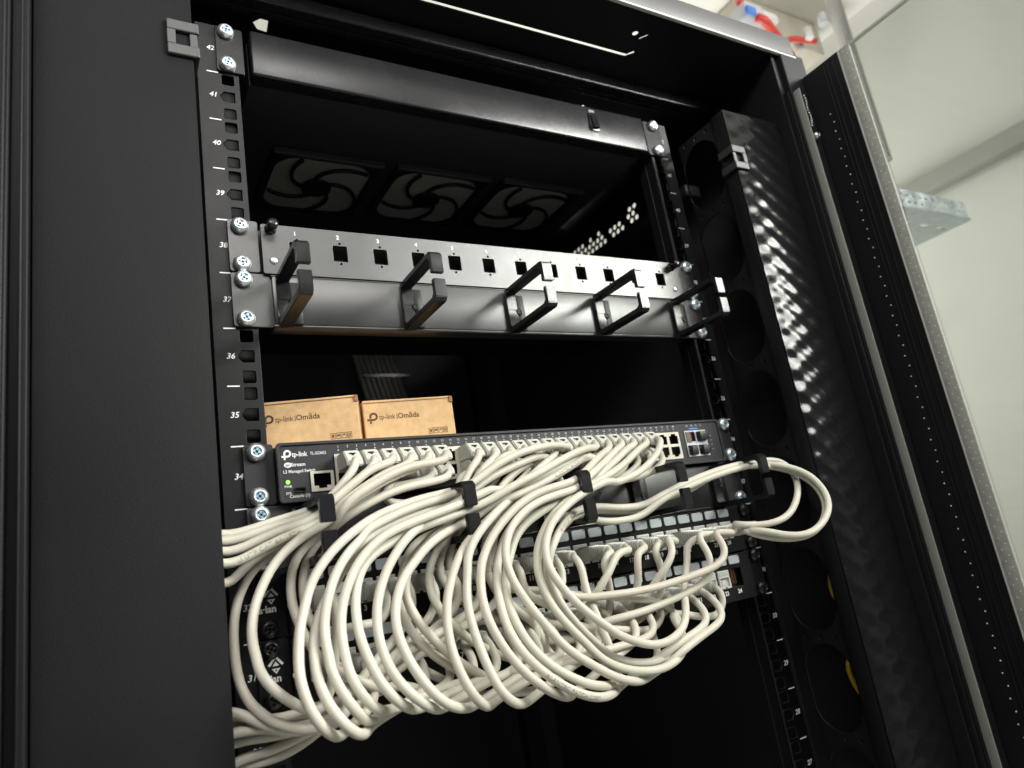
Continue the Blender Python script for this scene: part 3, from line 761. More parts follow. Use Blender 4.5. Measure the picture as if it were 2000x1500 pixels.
CABLES = {
 'A1': [(-1709,-335,14893),(-1738,-385,14839),(-1786,-406,14779),(-1841,-405,14720),(-1898,-400,14665),(-1962,-392,14617),(-2032,-381,14580),(-2108,-370,14556),(-2186,-361,14540),(-2264,-354,14526),(-2342,-346,14510),(-2420,-338,14493),(-2499,-331,14478),(-2579,-329,14472),(-2658,-334,14482),(-2733,-345,14506),(-2808,-357,14530),(-2887,-367,14538),(-2962,-369,14511),(-3021,-364,14458),(-3066,-353,14393),(-3104,-341,14323),(-3137,-330,14251),(-3165,-324,14176),(-3190,-334,14101),(-3208,-373,14034),(-3222,-421,13971),(-3233,-454,13899),(-3239,-469,13821),(-3239,-482,13742),(-3235,-492,13662),(-3227,-495,13583),(-3214,-485,13505),(-3199,-455,13432),(-3182,-412,13366),(-3164,-368,13303),(-3141,-339,13232),(-3112,-336,13157),(-3078,-342,13085),(-3036,-347,13017),(-2977,-349,12963),(-2901,-347,12948),(-2827,-343,12977),(-2762,-339,13024),(-2697,-338,13071),(-2624,-341,13104),(-2546,-351,13115),(-2467,-364,13116),(-2388,-377,13123),(-2310,-385,13140),(-2234,-389,13165),(-2163,-399,13199),(-2097,-420,13240),(-2044,-459,13284),(-2002,-512,13327),(-1961,-566,13370),(-1913,-610,13416),(-1857,-643,13463),(-1794,-660,13510),(-1727,-646,13550),(-1662,-609,13579),(-1597,-572,13608),(-1530,-546,13643),(-1463,-526,13682),(-1399,-510,13727),(-1345,-510,13786),(-1319,-530,13858),(-1317,-526,13936),(-1321,-470,13992)],
 'A2': [(-1568,-335,14893),(-1598,-390,14843),(-1653,-421,14794),(-1719,-433,14749),(-1785,-440,14703),(-1850,-444,14656),(-1917,-444,14611),(-1987,-438,14570),(-2059,-427,14537),(-2135,-415,14513),(-2214,-405,14497),(-2293,-397,14483),(-2371,-389,14467),(-2450,-380,14449),(-2528,-371,14433),(-2608,-365,14427),(-2687,-372,14441),(-2761,-390,14468),(-2835,-409,14492),(-2914,-423,14492),(-2987,-425,14459),(-3045,-416,14404),(-3093,-404,14341),(-3135,-391,14273),(-3171,-380,14202),(-3204,-373,14128),(-3230,-364,14052),(-3250,-349,13976),(-3264,-340,13897),(-3271,-340,13817),(-3273,-357,13738),(-3270,-385,13662),(-3262,-397,13583),(-3249,-401,13504),(-3230,-398,13425),(-3206,-382,13350),(-3175,-377,13276),(-3138,-387,13205),(-3093,-394,13138),(-3039,-396,13079),(-2972,-395,13035),(-2893,-392,13027),(-2817,-388,13054),(-2748,-384,13096),(-2678,-382,13135),(-2601,-384,13159),(-2521,-390,13167),(-2441,-399,13172),(-2361,-408,13184),(-2283,-417,13201),(-2208,-434,13224),(-2145,-471,13258),(-2090,-511,13301),(-2041,-552,13349),(-1997,-598,13399),(-1947,-633,13452),(-1889,-650,13505),(-1825,-642,13553),(-1761,-620,13597),(-1697,-592,13637),(-1635,-561,13678),(-1574,-534,13724),(-1522,-522,13783),(-1494,-534,13857),(-1491,-527,13936),(-1495,-470,13992)],
 'A2b': [(-1426,-335,14893),(-1465,-393,14855),(-1528,-435,14831),(-1600,-464,14810),(-1672,-483,14780),(-1740,-494,14739),(-1807,-499,14695),(-1873,-501,14650),(-1937,-504,14603),(-2001,-495,14554),(-2066,-481,14511),(-2139,-469,14480),(-2216,-460,14461),(-2294,-450,14444),(-2370,-437,14422),(-2445,-423,14397),(-2520,-412,14372),(-2599,-408,14360),(-2678,-416,14371),(-2749,-433,14401),(-2820,-454,14434),(-2896,-471,14450),(-2973,-477,14433),(-3039,-472,14388),(-3095,-461,14331),(-3143,-447,14269),(-3185,-433,14202),(-3223,-421,14133),(-3255,-419,14059),(-3280,-418,13983),(-3296,-396,13908),(-3307,-381,13831),(-3311,-376,13751),(-3311,-365,13671),(-3305,-364,13591),(-3292,-371,13513),(-3270,-383,13437),(-3236,-399,13366),(-3187,-412,13304),(-3125,-418,13255),(-3054,-421,13218),(-2976,-423,13197),(-2896,-425,13197),(-2818,-426,13214),(-2743,-428,13240),(-2666,-431,13262),(-2586,-435,13267),(-2506,-438,13261),(-2426,-441,13253),(-2346,-445,13250),(-2267,-456,13252),(-2188,-464,13264),(-2111,-463,13286),(-2039,-471,13318),(-1971,-492,13356),(-1915,-533,13396),(-1862,-577,13436),(-1800,-606,13477),(-1732,-622,13517),(-1664,-637,13556),(-1592,-624,13587),(-1521,-598,13613),(-1449,-576,13640),(-1377,-554,13668),(-1305,-532,13698),(-1236,-516,13735),(-1177,-514,13788),(-1146,-532,13859),(-1144,-526,13936),(-1148,-470,13992)],
 'A3': [(-1285,-335,14749),(-1341,-381,14754),(-1411,-370,14792),(-1489,-377,14791),(-1557,-402,14756),(-1623,-423,14715),(-1692,-437,14676),(-1762,-448,14638),(-1832,-459,14599),(-1899,-478,14559),(-1962,-504,14517),(-2030,-514,14475),(-2104,-509,14444),(-2181,-501,14422),(-2258,-492,14400),(-2334,-483,14375),(-2409,-473,14347),(-2483,-463,14317),(-2559,-456,14291),(-2638,-459,14286),(-2713,-476,14312),(-2780,-491,14353),(-2848,-507,14392),(-2925,-522,14406),(-3002,-527,14385),(-3069,-521,14341),(-3127,-509,14286),(-3178,-494,14226),(-3224,-474,14162),(-3261,-446,14097),(-3290,-404,14035),(-3313,-366,13968),(-3331,-350,13892),(-3342,-340,13812),(-3346,-330,13733),(-3345,-323,13652),(-3338,-325,13572),(-3324,-336,13494),(-3298,-354,13420),(-3258,-387,13359),(-3206,-431,13317),(-3137,-460,13287),(-3060,-468,13268),(-2980,-470,13261),(-2900,-476,13267),(-2822,-484,13287),(-2746,-495,13311),(-2668,-505,13327),(-2587,-509,13327),(-2508,-499,13317),(-2432,-474,13308),(-2354,-456,13305),(-2275,-441,13305),(-2196,-424,13307),(-2117,-415,13316),(-2039,-418,13337),(-1965,-431,13365),(-1894,-449,13398),(-1824,-472,13431),(-1762,-509,13466),(-1708,-558,13501),(-1651,-601,13536),(-1586,-634,13570),(-1512,-645,13600),(-1437,-631,13624),(-1363,-607,13645),(-1290,-579,13663),(-1218,-548,13682),(-1144,-527,13706),(-1071,-516,13740),(-1008,-518,13789),(-974,-535,13858),(-970,-527,13936),(-975,-470,13992)],
 'A5': [(-1144,-335,14749),(-1186,-392,14711),(-1258,-419,14688),(-1337,-427,14677),(-1417,-430,14669),(-1497,-425,14661),(-1576,-410,14650),(-1654,-408,14630),(-1728,-414,14599),(-1799,-420,14560),(-1868,-420,14519),(-1937,-404,14481),(-2008,-377,14451),(-2080,-351,14428),(-2157,-339,14406),(-2233,-346,14380),(-2308,-346,14352),(-2383,-338,14321),(-2453,-329,14283),(-2517,-319,14235),(-2580,-315,14185),(-2652,-342,14175),(-2708,-388,14211),(-2753,-437,14257),(-2798,-487,14301),(-2850,-534,14341),(-2917,-570,14365),(-2995,-585,14355),(-3067,-581,14319),(-3131,-567,14271),(-3188,-550,14217),(-3239,-528,14159),(-3283,-500,14097),(-3317,-461,14035),(-3341,-412,13976),(-3357,-357,13919),(-3370,-311,13854),(-3378,-290,13777),(-3381,-281,13697),(-3378,-278,13616),(-3369,-284,13536),(-3351,-308,13462),(-3323,-362,13410),(-3287,-428,13381),(-3233,-485,13370),(-3157,-505,13382),(-3080,-504,13406),(-3003,-502,13431),(-2924,-502,13450),(-2844,-503,13460),(-2764,-506,13462),(-2684,-515,13452),(-2611,-532,13424),(-2546,-553,13382),(-2481,-571,13337),(-2411,-576,13298),(-2336,-564,13270),(-2261,-539,13257),(-2181,-538,13264),(-2106,-555,13288),(-2031,-563,13316),(-1956,-561,13345),(-1882,-564,13377),(-1808,-572,13410),(-1737,-587,13444),(-1664,-596,13478),(-1590,-599,13509),(-1515,-599,13539),(-1439,-592,13565),(-1362,-581,13589),(-1285,-572,13612),(-1209,-571,13636),(-1132,-566,13660),(-1055,-556,13684),(-980,-552,13712),(-910,-563,13751),(-857,-585,13808),(-819,-576,13876),(-800,-531,13940),(-801,-470,13992)],
 'B1': [(-1285,-335,14893),(-1318,-393,14848),(-1378,-434,14812),(-1451,-457,14786),(-1527,-472,14760),(-1601,-484,14730),(-1673,-494,14695),(-1745,-503,14657),(-1815,-511,14617),(-1884,-506,14575),(-1945,-480,14529),(-2007,-456,14481),(-2071,-428,14441),(-2136,-390,14409),(-2194,-340,14384),(-2256,-296,14356),(-2324,-271,14320),(-2389,-256,14274),(-2447,-246,14218),(-2494,-240,14153),(-2531,-242,14080),(-2557,-254,14004),(-2575,-274,13928),(-2586,-300,13852),(-2592,-333,13777),(-2596,-374,13708),(-2597,-423,13643),(-2591,-472,13578),(-2573,-518,13514),(-2542,-563,13454),(-2497,-602,13399),(-2439,-630,13351),(-2370,-645,13311),(-2294,-643,13281),(-2215,-638,13264),(-2148,-676,13269),(-2100,-736,13295),(-2047,-715,13343),(-2025,-662,13400),(-2017,-603,13456),(-2014,-538,13503),(-2016,-470,13548)],
 'B2': [(-1144,-335,14893),(-1176,-394,14848),(-1234,-437,14811),(-1306,-463,14785),(-1382,-483,14762),(-1459,-502,14740),(-1534,-518,14714),(-1609,-533,14685),(-1683,-546,14652),(-1756,-557,14618),(-1829,-564,14582),(-1899,-568,14541),(-1966,-576,14495),(-2035,-576,14451),(-2107,-561,14416),(-2179,-548,14380),(-2247,-540,14337),(-2311,-536,14286),(-2368,-538,14227),(-2416,-546,14162),(-2457,-557,14092),(-2491,-573,14020),(-2517,-595,13946),(-2533,-622,13871),(-2537,-654,13796),(-2531,-692,13724),(-2525,-737,13656),(-2496,-768,13588),(-2447,-775,13524),(-2389,-763,13469),(-2329,-734,13422),(-2268,-695,13384),(-2201,-655,13365),(-2139,-640,13409),(-2111,-652,13484),(-2090,-656,13563),(-2068,-638,13639),(-2044,-604,13709),(-2025,-576,13783),(-2015,-561,13863),(-2013,-531,13938),(-2016,-470,13992)],
 'B3': [(-1002,-335,14893),(-1036,-396,14852),(-1095,-445,14824),(-1168,-478,14810),(-1244,-505,14800),(-1322,-526,14789),(-1400,-546,14775),(-1477,-563,14754),(-1553,-579,14728),(-1627,-592,14697),(-1701,-604,14664),(-1774,-614,14629),(-1845,-621,14589),(-1907,-616,14537),(-1950,-581,14479),(-1990,-529,14431),(-2042,-478,14394),(-2100,-433,14357),(-2154,-401,14307),(-2199,-387,14240),(-2228,-388,14164),(-2243,-402,14085),(-2248,-426,14007),(-2243,-455,13931),(-2228,-484,13857),(-2204,-508,13782),(-2173,-525,13709),(-2134,-548,13641),(-2088,-585,13585),(-2038,-630,13540),(-1983,-673,13497),(-1918,-694,13454),(-1850,-675,13414),(-1789,-630,13386),(-1724,-583,13371),(-1670,-557,13417),(-1665,-529,13493),(-1669,-470,13548)],
 'B4': [(-1002,-335,14749),(-1042,-396,14711),(-1108,-436,14687),(-1185,-459,14673),(-1265,-473,14662),(-1346,-481,14653),(-1427,-489,14641),(-1506,-500,14624),(-1584,-510,14602),(-1661,-518,14574),(-1736,-523,14544),(-1811,-522,14511),(-1881,-501,14474),(-1938,-459,14434),(-1989,-408,14395),(-2039,-364,14348),(-2084,-338,14286),(-2121,-332,14213),(-2145,-340,14135),(-2155,-352,14055),(-2154,-363,13974),(-2142,-374,13894),(-2112,-395,13822),(-2062,-444,13783),(-2008,-505,13777),(-1948,-560,13781),(-1872,-588,13784),(-1793,-572,13783),(-1719,-539,13796),(-1670,-536,13856),(-1665,-527,13935),(-1669,-470,13992)],
 'C1': [(-720,-335,14893),(-752,-389,14844),(-804,-426,14795),(-861,-445,14743),(-911,-457,14681),(-966,-472,14625),(-1036,-490,14592),(-1114,-503,14576),(-1193,-512,14566),(-1272,-521,14556),(-1351,-531,14543),(-1429,-544,14528),(-1506,-559,14510),(-1582,-573,14490),(-1657,-588,14467),(-1731,-607,14440),(-1792,-650,14414),(-1851,-698,14387),(-1917,-726,14352),(-1983,-747,14311),(-2046,-767,14266),(-2106,-787,14215),(-2160,-805,14159),(-2208,-822,14097),(-2246,-841,14029),(-2277,-867,13960),(-2307,-890,13889),(-2330,-914,13816),(-2347,-941,13742),(-2360,-972,13669),(-2367,-1007,13597),(-2362,-1039,13524),(-2345,-1063,13449),(-2314,-1072,13376),(-2269,-1054,13313),(-2221,-1007,13270),(-2176,-945,13246),(-2129,-881,13240),(-2070,-829,13254),(-2004,-791,13281),(-1940,-751,13308),(-1885,-703,13342),(-1852,-651,13392),(-1840,-595,13448),(-1839,-536,13502),(-1842,-470,13548)],
 'C3': [(128,-335,14893),(84,-396,14867),(17,-440,14866),(-55,-476,14868),(-130,-504,14866),(-209,-524,14861),(-288,-537,14852),(-367,-548,14840),(-445,-557,14824),(-523,-564,14804),(-599,-570,14779),(-675,-575,14750),(-748,-578,14717),(-819,-581,14679),(-890,-583,14641),(-962,-582,14605),(-1036,-577,14573),(-1113,-570,14548),(-1191,-570,14531),(-1270,-576,14516),(-1349,-585,14501),(-1427,-596,14484),(-1504,-609,14465),(-1581,-623,14442),(-1656,-638,14417),(-1730,-653,14390),(-1801,-672,14357),(-1853,-713,14310),(-1914,-742,14267),(-1973,-769,14219),(-2026,-792,14163),(-2072,-811,14099),(-2110,-831,14031),(-2142,-852,13960),(-2168,-875,13887),(-2184,-901,13813),(-2191,-932,13739),(-2192,-969,13667),(-2198,-1018,13604),(-2181,-1046,13531),(-2151,-1062,13458),(-2109,-1059,13390),(-2063,-1027,13333),(-2021,-970,13296),(-1975,-907,13276),(-1913,-856,13271),(-1839,-827,13278),(-1761,-808,13290),(-1684,-790,13302),(-1606,-768,13310),(-1530,-743,13315),(-1455,-715,13321),(-1383,-683,13338),(-1332,-641,13383),(-1317,-593,13445),(-1318,-536,13502),(-1321,-470,13548)],
 'C2': [(-13,-335,14749),(-58,-400,14741),(-127,-431,14769),(-202,-458,14787),(-279,-481,14788),(-357,-499,14774),(-434,-513,14752),(-512,-524,14731),(-590,-532,14708),(-667,-539,14684),(-743,-544,14657),(-817,-548,14624),(-890,-550,14587),(-962,-551,14550),(-1037,-550,14517),(-1114,-542,14494),(-1194,-538,14479),(-1274,-544,14466),(-1353,-554,14451),(-1432,-565,14434),(-1510,-577,14414),(-1587,-589,14392),(-1663,-602,14368),(-1737,-620,14339),(-1806,-641,14302),(-1869,-663,14256),(-1927,-682,14201),(-1980,-697,14142),(-2032,-713,14081),(-2083,-733,14022),(-2133,-757,13962),(-2176,-784,13899),(-2212,-815,13833),(-2238,-852,13765),(-2253,-893,13697),(-2263,-940,13631),(-2267,-990,13568),(-2259,-1034,13500),(-2239,-1072,13431),(-2204,-1099,13363),(-2155,-1098,13300),(-2102,-1059,13255),(-2054,-997,13232),(-2015,-927,13222),(-1977,-855,13222),(-1926,-793,13232),(-1855,-762,13250),(-1777,-750,13270),(-1699,-736,13289),(-1622,-715,13306),(-1551,-688,13333),(-1506,-648,13387),(-1493,-598,13449),(-1492,-537,13502),(-1495,-470,13548)],
 'C4': [(269,-335,14893),(257,-395,14841),(219,-444,14792),(151,-476,14764),(80,-509,14745),(9,-544,14727),(-63,-574,14707),(-137,-596,14685),(-213,-609,14662),(-290,-618,14639),(-367,-624,14617),(-445,-627,14597),(-524,-626,14578),(-602,-624,14561),(-682,-622,14546),(-761,-624,14543),(-825,-641,14549),(-903,-649,14529),(-980,-659,14507),(-1056,-671,14483),(-1133,-683,14460),(-1210,-693,14441),(-1288,-703,14423),(-1366,-712,14406),(-1445,-721,14389),(-1522,-731,14370),(-1600,-742,14349),(-1675,-755,14323),(-1747,-769,14290),(-1814,-784,14248),(-1876,-800,14200),(-1932,-817,14144),(-1979,-833,14081),(-2020,-852,14014),(-2054,-873,13944),(-2079,-896,13871),(-2094,-923,13796),(-2102,-954,13723),(-2104,-987,13649),(-2100,-1020,13576),(-2081,-1045,13502),(-2043,-1052,13431),(-1993,-1032,13372),(-1940,-987,13332),(-1884,-933,13311),(-1816,-890,13306),(-1741,-863,13310),(-1663,-843,13317),(-1586,-820,13323),(-1509,-796,13327),(-1433,-771,13328),(-1355,-748,13328),(-1279,-721,13330),(-1210,-683,13343),(-1157,-635,13379),(-1141,-590,13443),(-1144,-536,13502),(-1148,-470,13548)],
 'C5': [(410,-335,14893),(373,-393,14854),(315,-444,14834),(250,-491,14827),(183,-533,14820),(112,-567,14806),(38,-593,14788),(-36,-614,14767),(-111,-630,14743),(-185,-644,14718),(-260,-655,14692),(-335,-665,14665),(-410,-674,14639),(-486,-679,14613),(-562,-680,14588),(-637,-681,14562),(-712,-680,14534),(-786,-675,14504),(-860,-665,14474),(-935,-654,14449),(-1012,-649,14428),(-1090,-650,14410),(-1168,-656,14393),(-1246,-666,14377),(-1324,-676,14360),(-1401,-667,14341),(-1476,-655,14318),(-1551,-668,14295),(-1624,-690,14271),(-1697,-713,14245),(-1767,-735,14215),(-1833,-756,14175),(-1888,-778,14121),(-1928,-802,14056),(-1956,-829,13986),(-1976,-859,13915),(-1989,-893,13843),(-1995,-929,13772),(-1993,-966,13702),(-1984,-1004,13632),(-1969,-1040,13562),(-1945,-1069,13491),(-1907,-1084,13423),(-1856,-1072,13364),(-1800,-1035,13321),(-1746,-983,13293),(-1694,-925,13276),(-1634,-873,13269),(-1560,-842,13273),(-1483,-825,13283),(-1405,-811,13295),(-1327,-795,13305),(-1250,-776,13313),(-1174,-750,13317),(-1101,-717,13323),(-1033,-679,13338),(-983,-638,13383),(-971,-594,13448),(-971,-536,13503),(-975,-470,13548)],
 'C6': [(-579,-335,14893),(-607,-395,14848),(-657,-445,14809),(-717,-486,14775),(-782,-511,14734),(-841,-511,14680),(-895,-502,14620),(-951,-497,14563),(-1013,-500,14511),(-1080,-522,14472),(-1147,-557,14443),(-1218,-586,14418),(-1291,-609,14394),(-1363,-637,14370),(-1429,-676,14344),(-1493,-713,14314),(-1557,-744,14274),(-1617,-771,14228),(-1673,-794,14175),(-1725,-813,14116),(-1771,-832,14052),(-1811,-853,13985),(-1843,-879,13917),(-1868,-909,13846),(-1884,-941,13774),(-1891,-975,13701),(-1888,-1010,13628),(-1876,-1046,13557),(-1851,-1078,13487),(-1811,-1101,13421),(-1759,-1107,13361),(-1699,-1088,13311),(-1640,-1045,13277),(-1586,-989,13255),(-1529,-933,13246),(-1462,-889,13248),(-1387,-860,13259),(-1310,-842,13274),(-1233,-826,13290),(-1156,-804,13302),(-1080,-777,13308),(-1006,-746,13312),(-934,-710,13317),(-863,-676,13334),(-811,-639,13381),(-796,-593,13445),(-797,-536,13502),(-801,-470,13548)],
 'C7': [(410,-335,14749),(372,-403,14728),(311,-454,14732),(240,-494,14743),(167,-527,14744),(90,-549,14729),(16,-565,14701),(-57,-585,14672),(-131,-603,14645),(-207,-614,14617),(-283,-621,14591),(-360,-625,14565),(-438,-628,14541),(-515,-636,14519),(-593,-644,14497),(-671,-640,14477),(-747,-622,14455),(-821,-599,14429),(-892,-579,14397),(-967,-572,14366),(-1043,-581,14341),(-1119,-601,14320),(-1193,-626,14299),(-1265,-654,14274),(-1335,-682,14244),(-1403,-709,14208),(-1467,-737,14167),(-1528,-765,14121),(-1588,-791,14074),(-1644,-818,14021),(-1690,-847,13961),(-1726,-877,13895),(-1754,-912,13827),(-1770,-952,13759),(-1775,-993,13689),(-1768,-1032,13618),(-1751,-1067,13547),(-1724,-1097,13477),(-1686,-1116,13407),(-1637,-1120,13344),(-1577,-1104,13292),(-1513,-1069,13256),(-1452,-1021,13232),(-1396,-966,13216),(-1342,-906,13204),(-1286,-848,13198),(-1217,-805,13202),(-1140,-786,13218),(-1062,-781,13239),(-984,-778,13262),(-907,-764,13279),(-831,-738,13292),(-755,-713,13306),(-685,-682,13331),(-637,-641,13381),(-623,-594,13445),(-624,-537,13502),(-627,-470,13548)],
 'D1': [(-437,-335,14893),(-472,-393,14849),(-536,-425,14813),(-609,-436,14780),(-678,-438,14738),(-739,-438,14685),(-797,-441,14628),(-855,-456,14574),(-915,-475,14522),(-975,-487,14469),(-1039,-502,14421),(-1106,-519,14379),(-1176,-535,14341),(-1245,-551,14302),(-1312,-565,14258),(-1376,-579,14210),(-1438,-593,14161),(-1496,-610,14106),(-1544,-633,14045),(-1576,-663,13977),(-1589,-698,13905),(-1581,-733,13833),(-1558,-762,13761),(-1523,-785,13691),(-1478,-797,13625),(-1427,-800,13562),(-1371,-796,13504),(-1311,-787,13450),(-1247,-773,13403),(-1182,-753,13359),(-1119,-722,13318),(-1055,-688,13281),(-983,-664,13254),(-903,-664,13242),(-823,-677,13243),(-743,-691,13249),(-664,-705,13257),(-587,-727,13268),(-518,-766,13283),(-444,-798,13296),(-364,-804,13304),(-283,-801,13308),(-202,-797,13311),(-121,-792,13311),(-40,-786,13311),(40,-776,13311),(120,-759,13311),(198,-739,13313),(275,-715,13320),(347,-685,13340),(400,-645,13385),(418,-595,13446),(418,-536,13502),(413,-470,13548)],
 'D2': [(-720,-335,14749),(-773,-390,14723),(-854,-397,14720),(-928,-399,14691),(-971,-413,14624),(-999,-430,14548),(-1029,-442,14473),(-1070,-454,14403),(-1129,-469,14349),(-1202,-483,14315),(-1280,-496,14292),(-1357,-507,14267),(-1427,-516,14226),(-1481,-523,14165),(-1520,-530,14094),(-1552,-542,14019),(-1578,-561,13944),(-1595,-589,13869),(-1597,-621,13794),(-1582,-655,13721),(-1552,-686,13651),(-1508,-707,13585),(-1454,-717,13524),(-1393,-718,13470),(-1328,-712,13421),(-1261,-695,13377),(-1192,-669,13340),(-1118,-652,13312),(-1040,-671,13301),(-970,-714,13306),(-900,-756,13316),(-824,-782,13325),(-742,-782,13329),(-663,-761,13328),(-588,-728,13329),(-518,-687,13339),(-464,-643,13379),(-448,-594,13443),(-450,-537,13501),(-454,-470,13548)],
 'D3': [(-296,-335,14893),(-334,-395,14857),(-398,-439,14839),(-472,-467,14831),(-549,-486,14819),(-624,-498,14792),(-691,-499,14749),(-750,-494,14695),(-802,-492,14634),(-846,-476,14569),(-885,-451,14504),(-935,-441,14442),(-993,-437,14387),(-1056,-438,14338),(-1121,-448,14292),(-1182,-465,14243),(-1239,-482,14189),(-1289,-499,14128),(-1329,-520,14063),(-1357,-548,13993),(-1367,-579,13920),(-1356,-607,13846),(-1327,-624,13773),(-1284,-629,13706),(-1232,-627,13645),(-1175,-617,13589),(-1113,-603,13540),(-1049,-580,13499),(-983,-550,13463),(-917,-526,13426),(-846,-523,13389),(-771,-536,13364),(-695,-557,13347),(-619,-579,13336),(-542,-599,13328),(-463,-613,13322),(-383,-617,13318),(-303,-612,13315),(-224,-599,13314),(-146,-584,13317),(-68,-568,13329),(5,-555,13360),(56,-550,13419),(69,-528,13494),(66,-470,13548)],
 'D5': [(-579,-335,14749),(-610,-385,14694),(-659,-401,14634),(-716,-391,14577),(-773,-373,14524),(-833,-357,14472),(-896,-355,14422),(-961,-366,14376),(-1026,-380,14330),(-1087,-392,14279),(-1139,-401,14218),(-1182,-412,14151),(-1213,-431,14079),(-1220,-454,14002),(-1194,-469,13928),(-1146,-471,13864),(-1087,-465,13809),(-1024,-458,13760),(-957,-453,13714),(-889,-448,13672),(-818,-440,13635),(-743,-428,13608),(-666,-413,13589),(-590,-394,13571),(-515,-375,13549),(-440,-368,13520),(-368,-382,13485),(-302,-404,13446),(-239,-432,13404),(-178,-459,13358),(-117,-476,13308),(-56,-487,13257),(6,-496,13207),(73,-501,13162),(146,-504,13126),(221,-502,13098),(298,-498,13075),(377,-490,13062),(456,-478,13070),(522,-465,13113),(551,-451,13186),(552,-437,13265),(562,-437,13344),(610,-462,13402),(671,-493,13444),(729,-516,13494),(760,-470,13548)],
 'D6': [(-437,-335,14749),(-471,-386,14697),(-525,-404,14641),(-587,-396,14591),(-650,-378,14544),(-712,-357,14498),(-775,-335,14452),(-839,-319,14407),(-907,-320,14363),(-972,-333,14319),(-1029,-352,14265),(-1073,-367,14200),(-1106,-380,14128),(-1123,-394,14051),(-1112,-408,13973),(-1077,-415,13901),(-1026,-413,13839),(-967,-404,13785),(-902,-391,13739),(-835,-377,13698),(-764,-362,13662),(-691,-345,13633),(-616,-333,13609),(-540,-343,13585),(-478,-388,13563),(-426,-446,13543),(-371,-501,13523),(-308,-547,13503),(-235,-572,13482),(-161,-594,13461),(-83,-605,13442),(-5,-608,13424),(73,-606,13407),(151,-596,13390),(228,-579,13373),(305,-561,13358),(382,-542,13346),(461,-524,13341),(538,-519,13357),(583,-540,13417),(590,-528,13493),(587,-470,13548)],
 'C8': [(-155,-335,14893),(-185,-391,14845),(-243,-418,14799),(-314,-435,14766),(-386,-453,14736),(-458,-469,14704),(-528,-484,14669),(-596,-497,14628),(-658,-509,14580),(-707,-529,14520),(-741,-558,14454),(-785,-598,14400),(-844,-634,14361),(-911,-659,14325),(-979,-678,14286),(-1044,-694,14243),(-1108,-711,14197),(-1167,-734,14148),(-1220,-765,14097),(-1269,-794,14041),(-1313,-819,13979),(-1352,-844,13914),(-1386,-871,13846),(-1414,-904,13779),(-1437,-939,13710),(-1452,-974,13640),(-1459,-1007,13568),(-1456,-1039,13494),(-1445,-1068,13421),(-1422,-1089,13347),(-1383,-1091,13278),(-1330,-1061,13228),(-1276,-1009,13202),(-1225,-947,13192),(-1171,-889,13193),(-1103,-848,13202),(-1027,-830,13217),(-949,-822,13234),(-871,-815,13250),(-793,-807,13266),(-715,-794,13279),(-638,-773,13287),(-563,-746,13292),(-487,-720,13298),(-411,-699,13309),(-339,-676,13334),(-291,-641,13385),(-278,-595,13449),(-277,-536,13503),(-280,-470,13548)],
 'C9': [(-13,-335,14893),(-43,-393,14846),(-91,-442,14806),(-153,-480,14770),(-221,-501,14734),(-292,-514,14697),(-361,-527,14658),(-429,-543,14617),(-495,-560,14576),(-562,-577,14534),(-628,-597,14493),(-694,-626,14457),(-759,-659,14422),(-825,-689,14387),(-890,-720,14351),(-955,-745,14310),(-1018,-761,14264),(-1077,-774,14211),(-1129,-786,14150),(-1168,-798,14081),(-1191,-820,14007),(-1218,-846,13936),(-1242,-873,13864),(-1261,-903,13792),(-1272,-935,13718),(-1275,-966,13644),(-1274,-999,13571),(-1271,-1033,13498),(-1262,-1064,13424),(-1243,-1085,13349),(-1209,-1094,13277),(-1157,-1082,13218),(-1095,-1048,13180),(-1035,-999,13160),(-977,-944,13151),(-913,-896,13151),(-842,-860,13163),(-767,-838,13182),(-691,-824,13205),(-615,-811,13229),(-539,-794,13249),(-465,-767,13263),(-389,-744,13275),(-311,-725,13288),(-235,-703,13303),(-165,-677,13331),(-118,-643,13385),(-104,-595,13448),(-103,-536,13502),(-107,-470,13548)],
 'C10': [(552,-335,14893),(519,-392,14848),(461,-432,14811),(391,-459,14781),(322,-486,14752),(256,-517,14720),(189,-545,14685),(122,-572,14650),(56,-601,14617),(-12,-630,14586),(-84,-652,14559),(-160,-668,14539),(-238,-680,14526),(-317,-691,14514),(-395,-702,14501),(-471,-716,14483),(-547,-730,14461),(-621,-744,14433),(-693,-758,14400),(-761,-770,14361),(-827,-781,14317),(-890,-791,14269),(-950,-801,14217),(-1005,-812,14159),(-1053,-826,14097),(-1098,-854,14037),(-1132,-884,13971),(-1156,-912,13900),(-1173,-942,13828),(-1181,-975,13755),(-1180,-1007,13682),(-1168,-1038,13609),(-1147,-1066,13537),(-1117,-1089,13467),(-1078,-1108,13400),(-1030,-1120,13337),(-974,-1124,13280),(-912,-1118,13230),(-847,-1098,13189),(-783,-1063,13157),(-722,-1016,13133),(-665,-962,13117),(-609,-906,13107),(-548,-854,13107),(-478,-818,13119),(-403,-801,13141),(-328,-795,13169),(-254,-791,13197),(-178,-785,13224),(-103,-773,13247),(-27,-753,13264),(47,-727,13278),(121,-702,13297),(188,-674,13328),(234,-637,13382),(247,-591,13445),(244,-536,13502),(240,-470,13548)],
